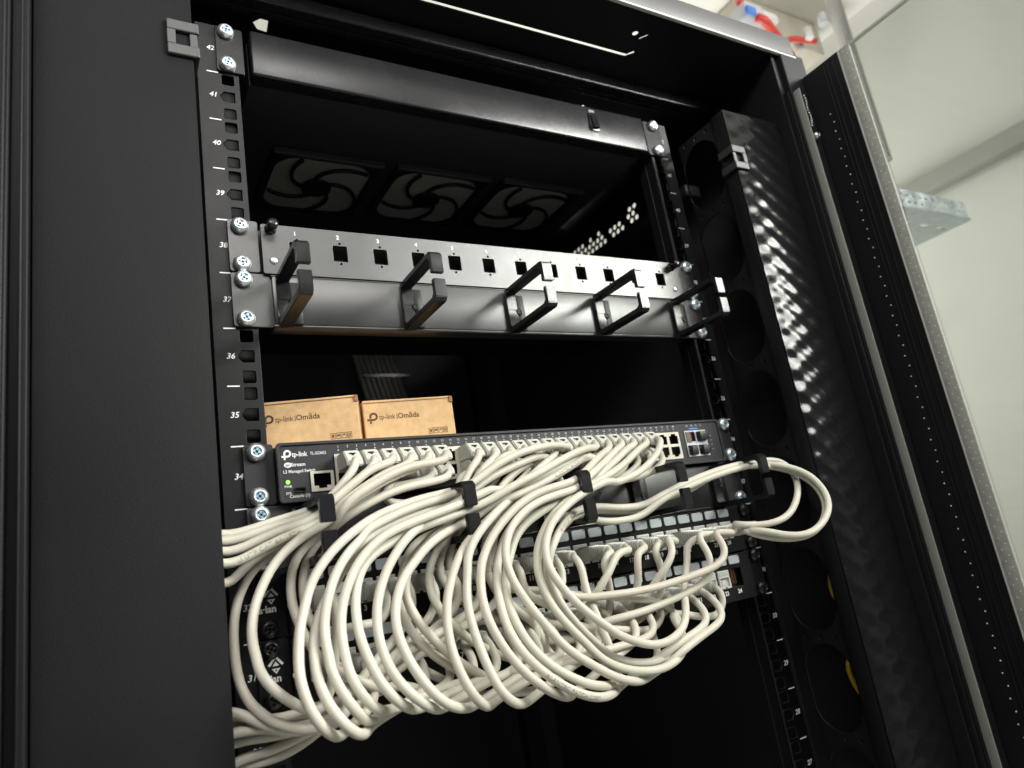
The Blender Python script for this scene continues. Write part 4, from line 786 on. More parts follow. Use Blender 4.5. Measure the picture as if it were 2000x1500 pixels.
 'C11': [(128,-335,14749),(90,-397,14712),(28,-442,14687),(-45,-474,14670),(-116,-505,14647),(-160,-546,14597),(-150,-571,14522),(-198,-559,14467),(-276,-561,14443),(-353,-569,14420),(-430,-579,14395),(-505,-590,14367),(-579,-602,14334),(-649,-616,14296),(-715,-632,14251),(-774,-648,14198),(-827,-669,14140),(-873,-697,14079),(-915,-732,14019),(-951,-771,13958),(-982,-811,13894),(-1006,-852,13829),(-1026,-896,13763),(-1041,-942,13698),(-1049,-988,13632),(-1045,-1031,13563),(-1026,-1067,13493),(-993,-1097,13425),(-948,-1120,13362),(-894,-1136,13303),(-834,-1147,13249),(-769,-1151,13201),(-699,-1147,13160),(-627,-1133,13126),(-554,-1108,13100),(-482,-1075,13082),(-412,-1035,13070),(-346,-990,13063),(-283,-938,13058),(-224,-882,13055),(-163,-829,13055),(-93,-790,13063),(-15,-777,13082),(63,-781,13106),(139,-791,13131),(214,-807,13158),(289,-822,13186),(366,-826,13209),(445,-824,13230),(524,-816,13247),(603,-802,13261),(681,-785,13274),(758,-764,13288),(833,-739,13308),(897,-705,13342),(934,-658,13396),(942,-601,13453),(938,-538,13504),(934,-470,13548)],
 'C13': [(693,-335,14893),(656,-396,14856),(594,-437,14826),(524,-461,14794),(455,-478,14756),(386,-495,14718),(317,-518,14683),(247,-544,14651),(178,-569,14618),(108,-594,14585),(39,-619,14552),(-31,-642,14519),(-105,-659,14492),(-182,-673,14473),(-261,-685,14461),(-340,-697,14448),(-418,-710,14433),(-495,-724,14413),(-571,-738,14387),(-643,-751,14355),(-712,-763,14314),(-774,-777,14264),(-827,-792,14205),(-869,-812,14139),(-897,-835,14067),(-908,-862,13992),(-908,-893,13918),(-897,-928,13846),(-880,-965,13776),(-857,-1002,13708),(-828,-1034,13640),(-793,-1058,13571),(-753,-1076,13503),(-705,-1089,13440),(-648,-1097,13383),(-585,-1097,13333),(-519,-1090,13287),(-452,-1079,13243),(-384,-1064,13202),(-314,-1046,13166),(-243,-1023,13136),(-172,-992,13112),(-104,-954,13092),(-38,-910,13077),(28,-865,13066),(98,-825,13063),(173,-798,13070),(252,-788,13087),(328,-794,13112),(399,-815,13144),(471,-834,13175),(548,-834,13200),(625,-825,13220),(703,-811,13237),(781,-794,13252),(858,-779,13267),(935,-762,13285),(1009,-739,13308),(1072,-705,13344),(1108,-657,13397),(1115,-601,13454),(1111,-538,13504),(1107,-470,13548)],
 'C12': [(834,-335,14893),(796,-394,14855),(733,-435,14829),(661,-461,14804),(591,-483,14772),(521,-503,14736),(452,-520,14700),(381,-533,14663),(311,-535,14623),(241,-539,14585),(170,-543,14547),(99,-543,14509),(25,-548,14476),(-50,-558,14450),(-127,-571,14429),(-203,-587,14410),(-279,-604,14390),(-355,-619,14368),(-431,-633,14343),(-505,-644,14314),(-577,-653,14280),(-644,-663,14237),(-704,-675,14184),(-753,-692,14123),(-798,-713,14060),(-842,-738,13997),(-883,-769,13935),(-917,-807,13873),(-943,-850,13810),(-962,-897,13747),(-972,-944,13683),(-972,-989,13616),(-959,-1027,13547),(-932,-1058,13478),(-892,-1081,13412),(-840,-1099,13353),(-780,-1112,13301),(-715,-1120,13255),(-645,-1119,13214),(-573,-1106,13181),(-502,-1080,13157),(-433,-1042,13138),(-366,-1000,13124),(-302,-953,13111),(-239,-904,13100),(-176,-854,13097),(-121,-801,13120),(-88,-754,13174),(-81,-722,13247),(-91,-709,13326),(-104,-697,13404),(-113,-678,13482),(-118,-654,13559),(-122,-628,13635),(-122,-601,13711),(-117,-579,13788),(-110,-564,13867),(-106,-530,13939),(-107,-470,13992)],
 'E1': [(976,-335,14893),(938,-393,14854),(874,-433,14825),(802,-458,14800),(731,-480,14768),(662,-501,14733),(592,-522,14698),(521,-542,14665),(449,-560,14634),(376,-576,14605),(301,-588,14578),(225,-597,14553),(148,-600,14530),(70,-601,14506),(-6,-606,14481),(-80,-619,14453),(-153,-635,14422),(-224,-651,14387),(-293,-666,14349),(-360,-682,14307),(-423,-697,14259),(-481,-712,14206),(-535,-730,14148),(-582,-755,14088),(-620,-783,14023),(-648,-812,13953),(-664,-844,13881),(-668,-878,13808),(-662,-913,13735),(-645,-945,13663),(-615,-973,13594),(-575,-994,13528),(-529,-1010,13463),(-480,-1018,13400),(-427,-1018,13339),(-367,-1010,13287),(-299,-999,13244),(-228,-985,13210),(-154,-972,13181),(-78,-958,13157),(-1,-944,13138),(77,-927,13124),(155,-908,13115),(232,-888,13112),(310,-865,13116),(385,-837,13124),(457,-805,13137),(528,-777,13164),(588,-743,13205),(634,-696,13251),(655,-649,13311),(659,-602,13376),(705,-553,13411),(783,-552,13400),(856,-579,13377),(931,-598,13355),(1009,-598,13339),(1087,-579,13331),(1162,-550,13330),(1235,-527,13351),(1281,-535,13414),(1285,-527,13492),(1281,-470,13548)],
 'E3': [(1117,-335,14893),(1086,-404,14868),(1037,-460,14840),(986,-499,14793),(928,-525,14745),(864,-543,14700),(796,-557,14659),(726,-569,14623),(654,-579,14590),(579,-588,14563),(502,-595,14541),(425,-602,14522),(346,-612,14510),(271,-637,14517),(194,-657,14514),(117,-667,14496),(40,-676,14475),(-36,-686,14451),(-110,-698,14424),(-183,-711,14394),(-254,-726,14361),(-324,-743,14325),(-390,-761,14284),(-452,-780,14237),(-506,-802,14182),(-552,-827,14122),(-587,-855,14056),(-606,-887,13985),(-606,-920,13912),(-589,-951,13841),(-561,-980,13772),(-524,-1006,13706),(-479,-1027,13643),(-426,-1043,13585),(-368,-1053,13531),(-307,-1058,13479),(-244,-1047,13433),(-174,-1034,13396),(-102,-1020,13363),(-29,-1004,13334),(45,-985,13311),(120,-965,13294),(197,-942,13285),(273,-917,13283),(348,-891,13288),(422,-864,13300),(495,-836,13320),(563,-807,13350),(623,-775,13391),(676,-738,13439),(725,-695,13486),(774,-648,13528),(823,-605,13574),(871,-575,13631),(920,-554,13690),(966,-537,13753),(1000,-525,13824),(1027,-523,13900),(1084,-534,13951),(1162,-544,13965),(1239,-533,13972),(1281,-470,13992)],
 'L1': [(1975,-470,13992),(1897,-489,14001),(1819,-506,14010),(1741,-524,14018),(1664,-547,14026),(1593,-583,14030),(1582,-652,14019),(1643,-702,14002),(1710,-744,13992),(1779,-787,13990),(1852,-819,13998),(1929,-834,14016),(2005,-833,14043),(2077,-822,14076),(2146,-803,14113),(2212,-780,14152),(2276,-753,14193),(2337,-723,14236),(2393,-691,14285),(2440,-656,14340),(2469,-621,14405),(2467,-585,14476),(2423,-553,14534),(2354,-525,14565),(2278,-502,14576),(2199,-486,14579),(2119,-482,14577),(2039,-490,14573),(1959,-497,14567),(1879,-499,14561),(1799,-498,14553),(1719,-496,14544),(1639,-491,14534),(1560,-484,14521),(1481,-476,14507),(1402,-470,14491),(1324,-465,14473),(1246,-460,14455),(1167,-457,14435),(1089,-454,14416),(1012,-452,14395),(934,-450,14372),(858,-448,14348),(780,-449,14327),(701,-454,14313),(621,-459,14306),(540,-464,14307),(460,-467,14312),(380,-470,14320),(300,-472,14332),(221,-478,14341),(141,-489,14345),(62,-506,14343),(-13,-530,14331),(-85,-563,14313),(-152,-600,14289),(-217,-638,14261),(-281,-676,14228),(-342,-710,14190),(-401,-741,14144),(-456,-763,14090),(-502,-771,14025),(-526,-767,13948),(-531,-770,13868),(-526,-785,13789),(-513,-806,13712),(-489,-827,13639),(-454,-846,13569),(-412,-861,13502),(-364,-872,13438),(-313,-882,13376),(-259,-890,13318),(-196,-889,13268),(-124,-884,13232),(-49,-879,13204),(29,-872,13184),(108,-863,13170),(186,-847,13162),(262,-820,13160),(337,-791,13163),(412,-766,13174),(486,-744,13198),(554,-717,13231),(616,-680,13267),(670,-635,13306),(708,-591,13361),(700,-559,13432),(645,-549,13488),(573,-561,13522),(498,-579,13546),(423,-598,13566),(346,-609,13587),(268,-614,13607),(190,-614,13628),(112,-607,13648),(36,-590,13665),(-40,-568,13680),(-117,-548,13694),(-194,-530,13709),(-271,-512,13725),(-346,-498,13750),(-413,-504,13793),(-450,-531,13858),(-454,-527,13936),(-454,-470,13992)],
 'L2': [(1802,-470,13992),(1738,-518,13989),(1676,-569,13985),(1627,-630,13971),(1621,-702,13941),(1668,-756,13906),(1725,-804,13877),(1786,-851,13855),(1851,-895,13840),(1923,-931,13834),(1998,-957,13839),(2075,-972,13856),(2150,-976,13883),(2222,-973,13918),(2290,-962,13959),(2352,-945,14007),(2406,-921,14062),(2449,-891,14122),(2477,-855,14188),(2485,-813,14256),(2474,-767,14320),(2444,-720,14377),(2399,-674,14425),(2342,-631,14462),(2276,-596,14490),(2199,-581,14508),(2121,-572,14522),(2042,-561,14532),(1962,-554,14534),(1882,-550,14530),(1803,-548,14521),(1723,-544,14511),(1644,-538,14499),(1565,-531,14487),(1486,-524,14473),(1408,-518,14458),(1329,-514,14442),(1251,-512,14425),(1173,-511,14407),(1095,-509,14389),(1017,-506,14369),(940,-502,14347),(865,-496,14320),(792,-488,14286),(720,-477,14253),(645,-469,14227),(566,-465,14213),(486,-462,14208),(406,-459,14208),(326,-455,14214),(247,-446,14227),(173,-429,14250),(101,-407,14279),(27,-388,14302),(-52,-379,14309),(-131,-382,14295),(-203,-394,14264),(-267,-410,14218),(-321,-427,14161),(-363,-442,14095),(-391,-454,14021),(-404,-468,13943),(-401,-490,13866),(-378,-536,13806),(-314,-556,13794),(-280,-538,13858),(-278,-527,13936),(-280,-470,13992)],
 'L3': [(1935,-500,13932),(1863,-536,13937),(1791,-572,13943),(1720,-611,13948),(1656,-660,13952),(1621,-731,13952),(1651,-802,13939),(1706,-856,13915),(1761,-908,13886),(1823,-956,13864),(1892,-996,13854),(1968,-1022,13859),(2045,-1036,13879),(2120,-1039,13908),(2192,-1035,13945),(2261,-1024,13986),(2324,-1006,14033),(2380,-979,14085),(2425,-946,14143),(2453,-908,14208),(2460,-866,14277),(2446,-823,14343),(2410,-777,14399),(2362,-731,14444),(2306,-685,14480),(2249,-634,14508),(2200,-574,14530),(2142,-520,14544),(2074,-477,14551),(1999,-448,14552),(1918,-443,14546),(1838,-443,14538),(1758,-443,14527),(1678,-442,14512),(1600,-439,14492),(1523,-434,14469),(1446,-430,14443),(1369,-429,14418),(1291,-428,14397),(1212,-426,14381),(1132,-421,14369),(1052,-414,14358),(973,-409,14342),(896,-406,14319),(818,-406,14296),(739,-407,14280),(658,-408,14275),(578,-409,14280),(497,-410,14289),(417,-411,14298),(337,-414,14308),(256,-419,14317),(176,-429,14321),(97,-445,14318),(20,-463,14304),(-55,-485,14282),(-126,-511,14254),(-195,-538,14220),(-260,-564,14180),(-323,-589,14136),(-384,-610,14087),(-439,-630,14032),(-484,-650,13968),(-509,-672,13894),(-512,-697,13818),(-500,-721,13742),(-491,-721,13667),(-527,-654,13691),(-564,-594,13730),(-602,-545,13781),(-624,-536,13857),(-626,-527,13935),(-627,-470,13992)],
 'p14': [(240,-470,13992),(209,-540,13968),(142,-581,13951),(96,-584,13894),(111,-567,13816),(129,-548,13739),(139,-526,13662),(136,-503,13584),(109,-485,13511),(49,-485,13458),(-25,-491,13426),(-104,-496,13407),(-185,-500,13399),(-266,-500,13399),(-347,-498,13407),(-426,-493,13421),(-503,-479,13444),(-555,-477,13498),(-581,-520,13561),(-628,-535,13624),(-682,-521,13683),(-735,-498,13740),(-778,-468,13801),(-801,-424,13865),(-806,-380,13933),(-800,-352,14009),(-785,-339,14087),(-770,-351,14166),(-761,-389,14237),(-757,-441,14298),(-743,-489,14362),(-703,-513,14427),(-647,-511,14485),(-584,-498,14535),(-519,-481,14580),(-452,-461,14622),(-387,-433,14661),(-331,-392,14703),(-296,-335,14749)],
 'p15': [(413,-470,13992),(388,-542,13970),(329,-595,13963),(255,-628,13961),(182,-653,13942),(119,-669,13895),(64,-673,13837),(9,-663,13778),(-39,-639,13720),(-78,-600,13660),(-111,-554,13603),(-148,-502,13555),(-194,-445,13523),(-256,-396,13511),(-324,-354,13514),(-397,-323,13525),(-474,-326,13538),(-516,-393,13544),(-552,-464,13557),(-597,-527,13579),(-651,-576,13612),(-711,-604,13657),(-769,-602,13712),(-815,-577,13772),(-843,-537,13835),(-856,-493,13901),(-847,-445,13965),(-827,-400,14028),(-801,-364,14096),(-769,-335,14164),(-737,-326,14236),(-714,-356,14306),(-692,-404,14367),(-655,-448,14422),(-594,-470,14469),(-524,-473,14508),(-453,-466,14544),(-381,-457,14580),(-311,-446,14617),(-244,-427,14658),(-189,-391,14703),(-155,-335,14749)],
 'p16': [(587,-470,13992),(559,-540,13967),(496,-586,13952),(425,-610,13926),(392,-617,13857),(387,-606,13778),(380,-584,13701),(365,-557,13627),(334,-532,13558),(284,-507,13501),(221,-482,13459),(153,-458,13425),(81,-443,13394),(7,-432,13365),(-69,-421,13341),(-148,-422,13329),(-227,-429,13326),(-307,-435,13333),(-384,-434,13353),(-449,-437,13398),(-494,-459,13460),(-536,-492,13519),(-585,-524,13573),(-641,-548,13625),(-701,-559,13677),(-759,-555,13732),(-813,-547,13791),(-861,-549,13854),(-887,-536,13927),(-877,-493,13993),(-853,-444,14051),(-824,-404,14114),(-797,-388,14187),(-768,-395,14261),(-737,-424,14328),(-698,-469,14382),(-639,-503,14423),(-567,-521,14451),(-490,-530,14472),(-412,-539,14489),(-334,-543,14503),(-255,-541,14517),(-177,-534,14532),(-99,-528,14549),(-23,-515,14571),(49,-492,14596),(118,-464,14625),(183,-433,14661),(236,-391,14703),(269,-335,14749)],
 'p17': [(760,-470,13992),(729,-540,13971),(661,-581,13962),(616,-594,13912),(641,-584,13836),(662,-566,13760),(670,-542,13684),(666,-511,13610),(641,-477,13542),(587,-454,13487),(516,-448,13450),(439,-447,13424),(361,-447,13403),(283,-447,13382),(206,-445,13361),(128,-443,13339),(51,-439,13317),(-27,-437,13297),(-106,-438,13280),(-186,-442,13270),(-267,-446,13269),(-347,-449,13277),(-426,-449,13293),(-500,-449,13323),(-555,-468,13378),(-570,-504,13447),(-568,-521,13525),(-585,-500,13600),(-625,-468,13662),(-679,-449,13718),(-739,-449,13772),(-796,-467,13826),(-845,-485,13887),(-874,-495,13961),(-879,-492,14041),(-863,-475,14118),(-835,-461,14192),(-796,-447,14261),(-746,-429,14322),(-685,-420,14374),(-619,-436,14417),(-547,-457,14445),(-471,-474,14465),(-392,-484,14480),(-312,-489,14492),(-232,-490,14502),(-152,-491,14511),(-72,-493,14520),(8,-492,14529),(88,-483,14539),(167,-473,14550),(246,-468,14566),(323,-464,14589),(396,-451,14619),(464,-429,14656),(519,-391,14701),(552,-335,14749)],
 'p18': [(934,-470,13992),(900,-540,13976),(830,-577,13985),(760,-613,13994),(721,-673,13960),(688,-706,13896),(641,-705,13831),(591,-683,13773),(544,-648,13717),(502,-611,13660),(457,-575,13603),(406,-543,13550),(356,-506,13499),(297,-479,13452),(226,-481,13416),(152,-493,13386),(77,-499,13357),(1,-506,13331),(-76,-517,13310),(-154,-523,13292),(-234,-522,13281),(-314,-518,13280),(-393,-510,13291),(-464,-505,13327),(-508,-509,13394),(-527,-507,13472),(-543,-482,13546),(-571,-441,13610),(-612,-404,13668),(-665,-384,13725),(-723,-388,13780),(-778,-415,13832),(-827,-451,13884),(-869,-491,13940),(-897,-527,14006),(-906,-548,14083),(-893,-554,14162),(-862,-548,14235),(-814,-529,14297),(-757,-496,14343),(-695,-460,14379),(-627,-430,14411),(-553,-417,14438),(-476,-421,14460),(-397,-428,14476),(-318,-434,14489),(-238,-438,14499),(-158,-442,14507),(-78,-449,14515),(1,-461,14521),(80,-476,14527),(159,-489,14534),(238,-504,14542),(317,-511,14555),(395,-506,14573),(471,-492,14597),(541,-468,14627),(606,-435,14661),(660,-392,14702),(693,-335,14749)],
 'p21': [(1454,-470,13992),(1422,-540,13971),(1351,-576,13970),(1272,-591,13980),(1192,-602,13989),(1113,-618,13986),(1072,-657,13935),(1075,-691,13861),(1073,-711,13783),(1049,-714,13706),(999,-703,13644),(930,-689,13604),(854,-677,13579),(777,-665,13559),(698,-651,13542),(619,-640,13528),(540,-632,13516),(459,-627,13506),(379,-625,13497),(298,-624,13491),(217,-621,13487),(137,-612,13484),(58,-593,13480),(-14,-558,13471),(-84,-516,13467),(-160,-490,13475),(-237,-469,13488),(-314,-446,13498),(-391,-423,13509),(-467,-402,13527),(-534,-376,13551),(-549,-437,13575),(-608,-466,13622),(-668,-472,13675),(-721,-458,13734),(-767,-437,13798),(-809,-432,13866),(-845,-447,13937),(-868,-469,14012),(-877,-492,14089),(-867,-504,14168),(-833,-494,14241),(-784,-471,14300),(-727,-437,14346),(-664,-403,14384),(-594,-380,14417),(-518,-371,14445),(-440,-373,14465),(-360,-378,14481),(-280,-383,14493),(-200,-389,14502),(-119,-397,14510),(-39,-406,14516),(41,-417,14522),(122,-424,14527),(202,-428,14532),(283,-435,14538),(363,-447,14544),(443,-455,14553),(523,-457,14567),(601,-452,14586),(676,-439,14614),(746,-423,14651),(802,-391,14700),(834,-335,14749)],
 'p22': [(1628,-470,13992),(1598,-540,13970),(1533,-585,13965),(1457,-610,13972),(1379,-629,13980),(1301,-648,13985),(1233,-685,13971),(1207,-739,13921),(1191,-778,13853),(1147,-796,13789),(1080,-796,13746),(1004,-788,13721),(926,-777,13706),(847,-765,13694),(768,-755,13684),(689,-745,13675),(610,-737,13668),(530,-729,13661),(450,-722,13657),(370,-717,13655),(290,-712,13655),(209,-709,13656),(129,-706,13659),(49,-702,13664),(-31,-697,13669),(-108,-678,13673),(-186,-662,13685),(-263,-647,13702),(-337,-624,13724),(-403,-589,13753),(-464,-543,13779),(-525,-493,13794),(-589,-446,13808),(-652,-403,13831),(-711,-357,13858),(-713,-326,13816),(-664,-331,13753),(-614,-345,13692),(-569,-374,13632),(-531,-413,13572),(-567,-385,13609),(-612,-351,13667),(-661,-332,13727),(-712,-329,13789),(-759,-344,13852),(-802,-375,13913),(-834,-409,13978),(-850,-433,14052),(-839,-429,14130),(-805,-398,14195),(-761,-361,14251),(-712,-325,14304),(-655,-296,14352),(-590,-277,14396),(-519,-266,14431),(-443,-263,14457),(-365,-266,14477),(-287,-272,14492),(-207,-278,14503),(-128,-287,14512),(-48,-296,14519),(31,-305,14525),(111,-313,14530),(191,-320,14534),(271,-327,14538),(350,-336,14542),(430,-346,14546),(510,-356,14551),(589,-367,14557),(668,-379,14566),(746,-392,14581),(820,-406,14607),(890,-411,14646),(944,-390,14700),(976,-335,14749)],
 'X1': [(-3250,-400,14000),(-3250,-402,13920),(-3251,-409,13840),(-3254,-423,13762),(-3256,-436,13683),(-3257,-447,13603),(-3253,-447,13524),(-3238,-426,13448),(-3209,-391,13383),(-3152,-377,13330),(-3076,-380,13306),(-2996,-382,13301),(-2917,-386,13310),(-2840,-394,13329),(-2764,-405,13353),(-2687,-418,13368),(-2609,-433,13360),(-2537,-450,13331),(-2467,-478,13304),(-2395,-508,13288),(-2320,-535,13282),(-2246,-567,13284),(-2171,-594,13290),(-2094,-613,13299),(-2016,-619,13315),(-1939,-618,13337),(-1864,-617,13363),(-1788,-627,13385),(-1709,-637,13388),(-1631,-635,13369),(-1557,-632,13338),(-1485,-637,13304),(-1413,-645,13271),(-1338,-647,13242),(-1262,-638,13221),(-1185,-622,13206),(-1107,-605,13197),(-1029,-592,13188),(-950,-582,13177),(-872,-573,13164),(-794,-562,13149),(-716,-549,13136),(-638,-531,13130),(-561,-510,13131),(-485,-487,13140),(-410,-464,13153),(-335,-441,13171),(-262,-418,13194),(-200,-394,13236),(-217,-380,13307),(-276,-390,13359),(-339,-407,13405),(-403,-426,13450),(-465,-443,13497),(-527,-462,13544),(-589,-481,13592),(-650,-496,13641),(-711,-505,13692),(-767,-508,13748),(-811,-492,13812),(-832,-456,13880),(-837,-422,13952),(-838,-408,14031),(-835,-414,14110),(-818,-418,14188),(-782,-406,14258),(-731,-380,14314),(-672,-353,14361),(-606,-333,14401),(-534,-322,14433),(-458,-320,14457),(-380,-322,14475),(-301,-328,14488),(-222,-334,14499),(-143,-342,14507),(-64,-351,14514),(16,-360,14519),(95,-368,14524),(175,-374,14528),(255,-381,14531),(334,-390,14534),(413,-400,14537),(493,-409,14540),(572,-418,14544),(651,-430,14549),(730,-437,14556),(809,-431,14568),(887,-423,14584),(962,-424,14611),(1031,-420,14651),(1085,-390,14701),(1117,-335,14749)],
 'X2': [(-3310,-400,14000),(-3310,-405,13920),(-3311,-421,13842),(-3314,-434,13762),(-3317,-436,13682),(-3319,-435,13602),(-3315,-435,13522),(-3298,-437,13444),(-3253,-445,13379),(-3178,-456,13356),(-3098,-457,13364),(-3020,-456,13381),(-2941,-456,13398),(-2862,-457,13411),(-2782,-458,13420),(-2702,-462,13422),(-2624,-473,13410),(-2549,-490,13387),(-2476,-512,13364),(-2398,-528,13353),(-2319,-539,13354),(-2240,-551,13362),(-2161,-566,13370),(-2082,-578,13375),(-2003,-567,13379),(-1930,-540,13393),(-1862,-520,13431),(-1804,-517,13486),(-1740,-524,13532),(-1664,-543,13537),(-1591,-548,13505),(-1522,-546,13464),(-1456,-550,13418),(-1392,-561,13372),(-1326,-570,13326),(-1256,-573,13288),(-1178,-571,13270),(-1098,-565,13267),(-1018,-556,13266),(-939,-545,13259),(-861,-532,13248),(-782,-518,13241),(-704,-501,13238),(-626,-482,13240),(-550,-457,13245),(-475,-429,13251),(-400,-403,13264),(-334,-386,13303),(-347,-396,13375),(-399,-419,13431),(-456,-438,13484),(-514,-447,13539),(-570,-441,13596),(-625,-428,13653),(-679,-413,13710),(-728,-394,13771),(-763,-368,13838),(-776,-338,13911),(-768,-313,13986),(-745,-305,14062),(-715,-307,14137),(-685,-311,14211),(-670,-320,14289),(-695,-344,14360),(-752,-371,14407),(-823,-390,14439),(-900,-393,14463),(-978,-389,14481),(-1057,-392,14494),(-1136,-401,14504),(-1215,-411,14513),(-1294,-420,14521),(-1373,-429,14530),(-1453,-437,14540),(-1530,-445,14559),(-1573,-453,14613),(-1517,-433,14664),(-1462,-391,14704),(-1426,-335,14749)],
}
# ================================================================== PATCH CABLES
def switch_plug_mesh():
    bm = bmesh.new()
    prof = [(.0008, .0058), (-.0100, .0064), (-.0150, .0060), (-.0225, -.0022), (-.0232, -.0066), (-.0205, -.0072), (.0008, -.0066)]
    a = [bm.verts.new((-.0060, y, z)) for y, z in prof]; b = [bm.verts.new((.0060, y, z)) for y, z in prof]; n = len(prof)
    bm.faces.new(a[::-1]); bm.faces.new(b)
    for i in range(n): bm.faces.new((a[i], a[(i + 1) % n], b[(i + 1) % n], b[i]))
    bmesh.ops.recalc_face_normals(bm, faces=bm.faces)
    bmesh.ops.bevel(bm, geom=list(bm.edges), offset=.0008, segments=2, affect='EDGES')
    d = Vector((0, -.0075, -.0082)).normalized(); nn = Vector((0, -.0082, .0075)).normalized()
    o = Vector((0, -.0150, .0060)) + d * .0028 + nn * .00012                  # latch opening in the sloping hood
    for (u0, u1, v0, v1) in ((-.0024, .0024, 0, .0019), (-.0010, .0010, .0019, .0032)):
        f = bm.faces.new([bm.verts.new(o + Vector((u, 0, 0)) + d * v) for u, v in ((u0, v0), (u1, v0), (u1, v1), (u0, v1))]); f.material_index = 1
    me = bpy.data.meshes.new('plug'); bm.to_mesh(me); bm.free(); me.materials.append(M['plug']); me.materials.append(M['dark'])
    return me
def panel_plug_mesh():
    bm = bmesh.new()
    box(bm, -.0060, .0060, -.0200, .004, -.0066, .0044, bev=.0006)
    box(bm, -.0030, .0030, -.0160, -.002, .0040, .0056, bev=.0004)
    def ring(w, h, y, n=20, e=.55):
        out = []
        for k in range(n):
            c, s = math.cos(2 * PI * k / n), math.sin(2 * PI * k / n)
            out.append(bm.verts.new((w * math.copysign(abs(c) ** e, c), y, h * math.copysign(abs(s) ** e, s) - .0003)))
        return out
    rs = []
    yy = -.0200
    for i in range(7):
        t = i / 6; w = .0063 - t * .0018; h = .0058 - t * .0014; e = .5 + .4 * t
        rs += [ring(w, h, yy - .0001, e=e), ring(w, h, yy - .0017, e=e), ring(w - .0007, h - .0007, yy - .0019, e=e), ring(w - .0007, h - .0007, yy - .0026, e=e)]; yy -= .0027
    for a, b in zip(rs, rs[1:]):
        for k in range(20): bm.faces.new((a[k], a[(k + 1) % 20], b[(k + 1) % 20], b[k]))
    bm.faces.new(rs[-1])
    bmesh.ops.recalc_face_normals(bm, faces=bm.faces)
    me = bpy.data.meshes.new('plug'); bm.to_mesh(me); bm.free(); me.materials.append(M['plugclear'])
    for p in me.polygons: p.use_smooth = True
    me.set_sharp_from_angle(angle=R(35)); return me
SPM, PPM = switch_plug_mesh(), panel_plug_mesh()

CLABEL = {
 'A1': 'topmost cream cable vanishing behind the left cover, from the leftmost upper switch plug',
 'A2': 'cream cable vanishing behind the left cover, from the second upper plug of the switch',
 'A2b': 'cream cable vanishing behind the left cover, from the third upper plug of the switch',
 'A3': 'cream cable with U/UTP CAT 6A LSZH printed along it, vanishing behind the left cover',
 'A5': 'lowest cream cable of the bundle vanishing behind the left cover at top',
 'B1': 'leftmost cream loop, hanging along the edge of the left cover over the rail numbers',
 'B2': 'cream loop sweeping across the emblems of both patch panels, from the fifth upper switch plug',
 'B3': 'cream cable bending down just left of the lower tip of the leftmost full ring',
 'B4': 'cream cable bending down right behind the lower tip of the leftmost full ring',
 'C1': 'first long cream loop right of the patch panel emblems, bordering them',
 'C2': 'cream loop hanging lowest of all, its end curling up at bottom left',
 'C3': 'cream loop just right of the lowest hanging loop, inside it at the bottom',
 'C4': 'fourth long cream loop counted from the patch panel emblems',
 'C5': 'fifth long cream loop counted from the patch panel emblems',
 'C6': 'sixth long cream loop counted from the patch panel emblems',
 'C7': 'seventh long cream loop from the emblems, printed in grey where it leaves the switch',
 'C8': 'steep cream loop crossing over the slanting cables, eighth from the patch panel emblems',
 'C9': 'steep cream loop with a hooked bright end at the bottom, ninth from the emblems',
 'C10': 'cream loop ending under the printed one, tenth from the emblems',
 'C11': 'cream loop with grey print on its lowest bend, at the bottom middle',
 'C12': 'cream loop running just above the printed lowest bend at the bottom middle',
 'C13': 'thick front cream loop through the third ring, sweeping down to the right',
 'D1': 'cream cable slanting down right behind the steep loops, upper of the slanting ones',
 'D2': 'cream cable slanting down right behind the steep loops, lower of the slanting ones',
 'D3': 'cream cable dropping from the lower tip of the second full ring, then slanting right',
 'D5': 'cream cable far back in the tangle that turns up again in the lower right gap',
 'D6': 'shadowed cream cable behind the second full ring, crossing the upper panel',
 'E1': 'cream loop forming the big lower right outline, beside the dark shelf',
 'E3': 'frontmost round cream loop passing before the third ring and rising to the upper panel right',
 'L1': 'inner of the three cream loops bulging over the right cover',
 'L2': 'outer lower one of the three cream loops bulging over the right cover',
 'L3': 'outermost of the three cream loops bulging over the right cover',
 'X1': 'cream strand low in the tangle, running right from the left cover along the loop bottoms',
 'X2': 'cream strand behind the hanging loops, running right from behind the left cover',
 'p14': 'cream cable hanging from port 14 of the upper patch panel',
 'p15': 'cream cable hanging from port 15 of the upper patch panel, crossing its neighbour',
 'p16': 'cream cable hanging straight down from port 16 of the upper patch panel',
 'p17': 'cream cable hanging from port 17 of the upper patch panel',
 'p18': 'cream cable from port 18 of the upper panel bulging right, then bending down left',
 'p21': 'lower of two cream cables sweeping left from the upper patch panel right end',
 'p22': 'upper of two cream cables sweeping left across the lower patch panel',
}
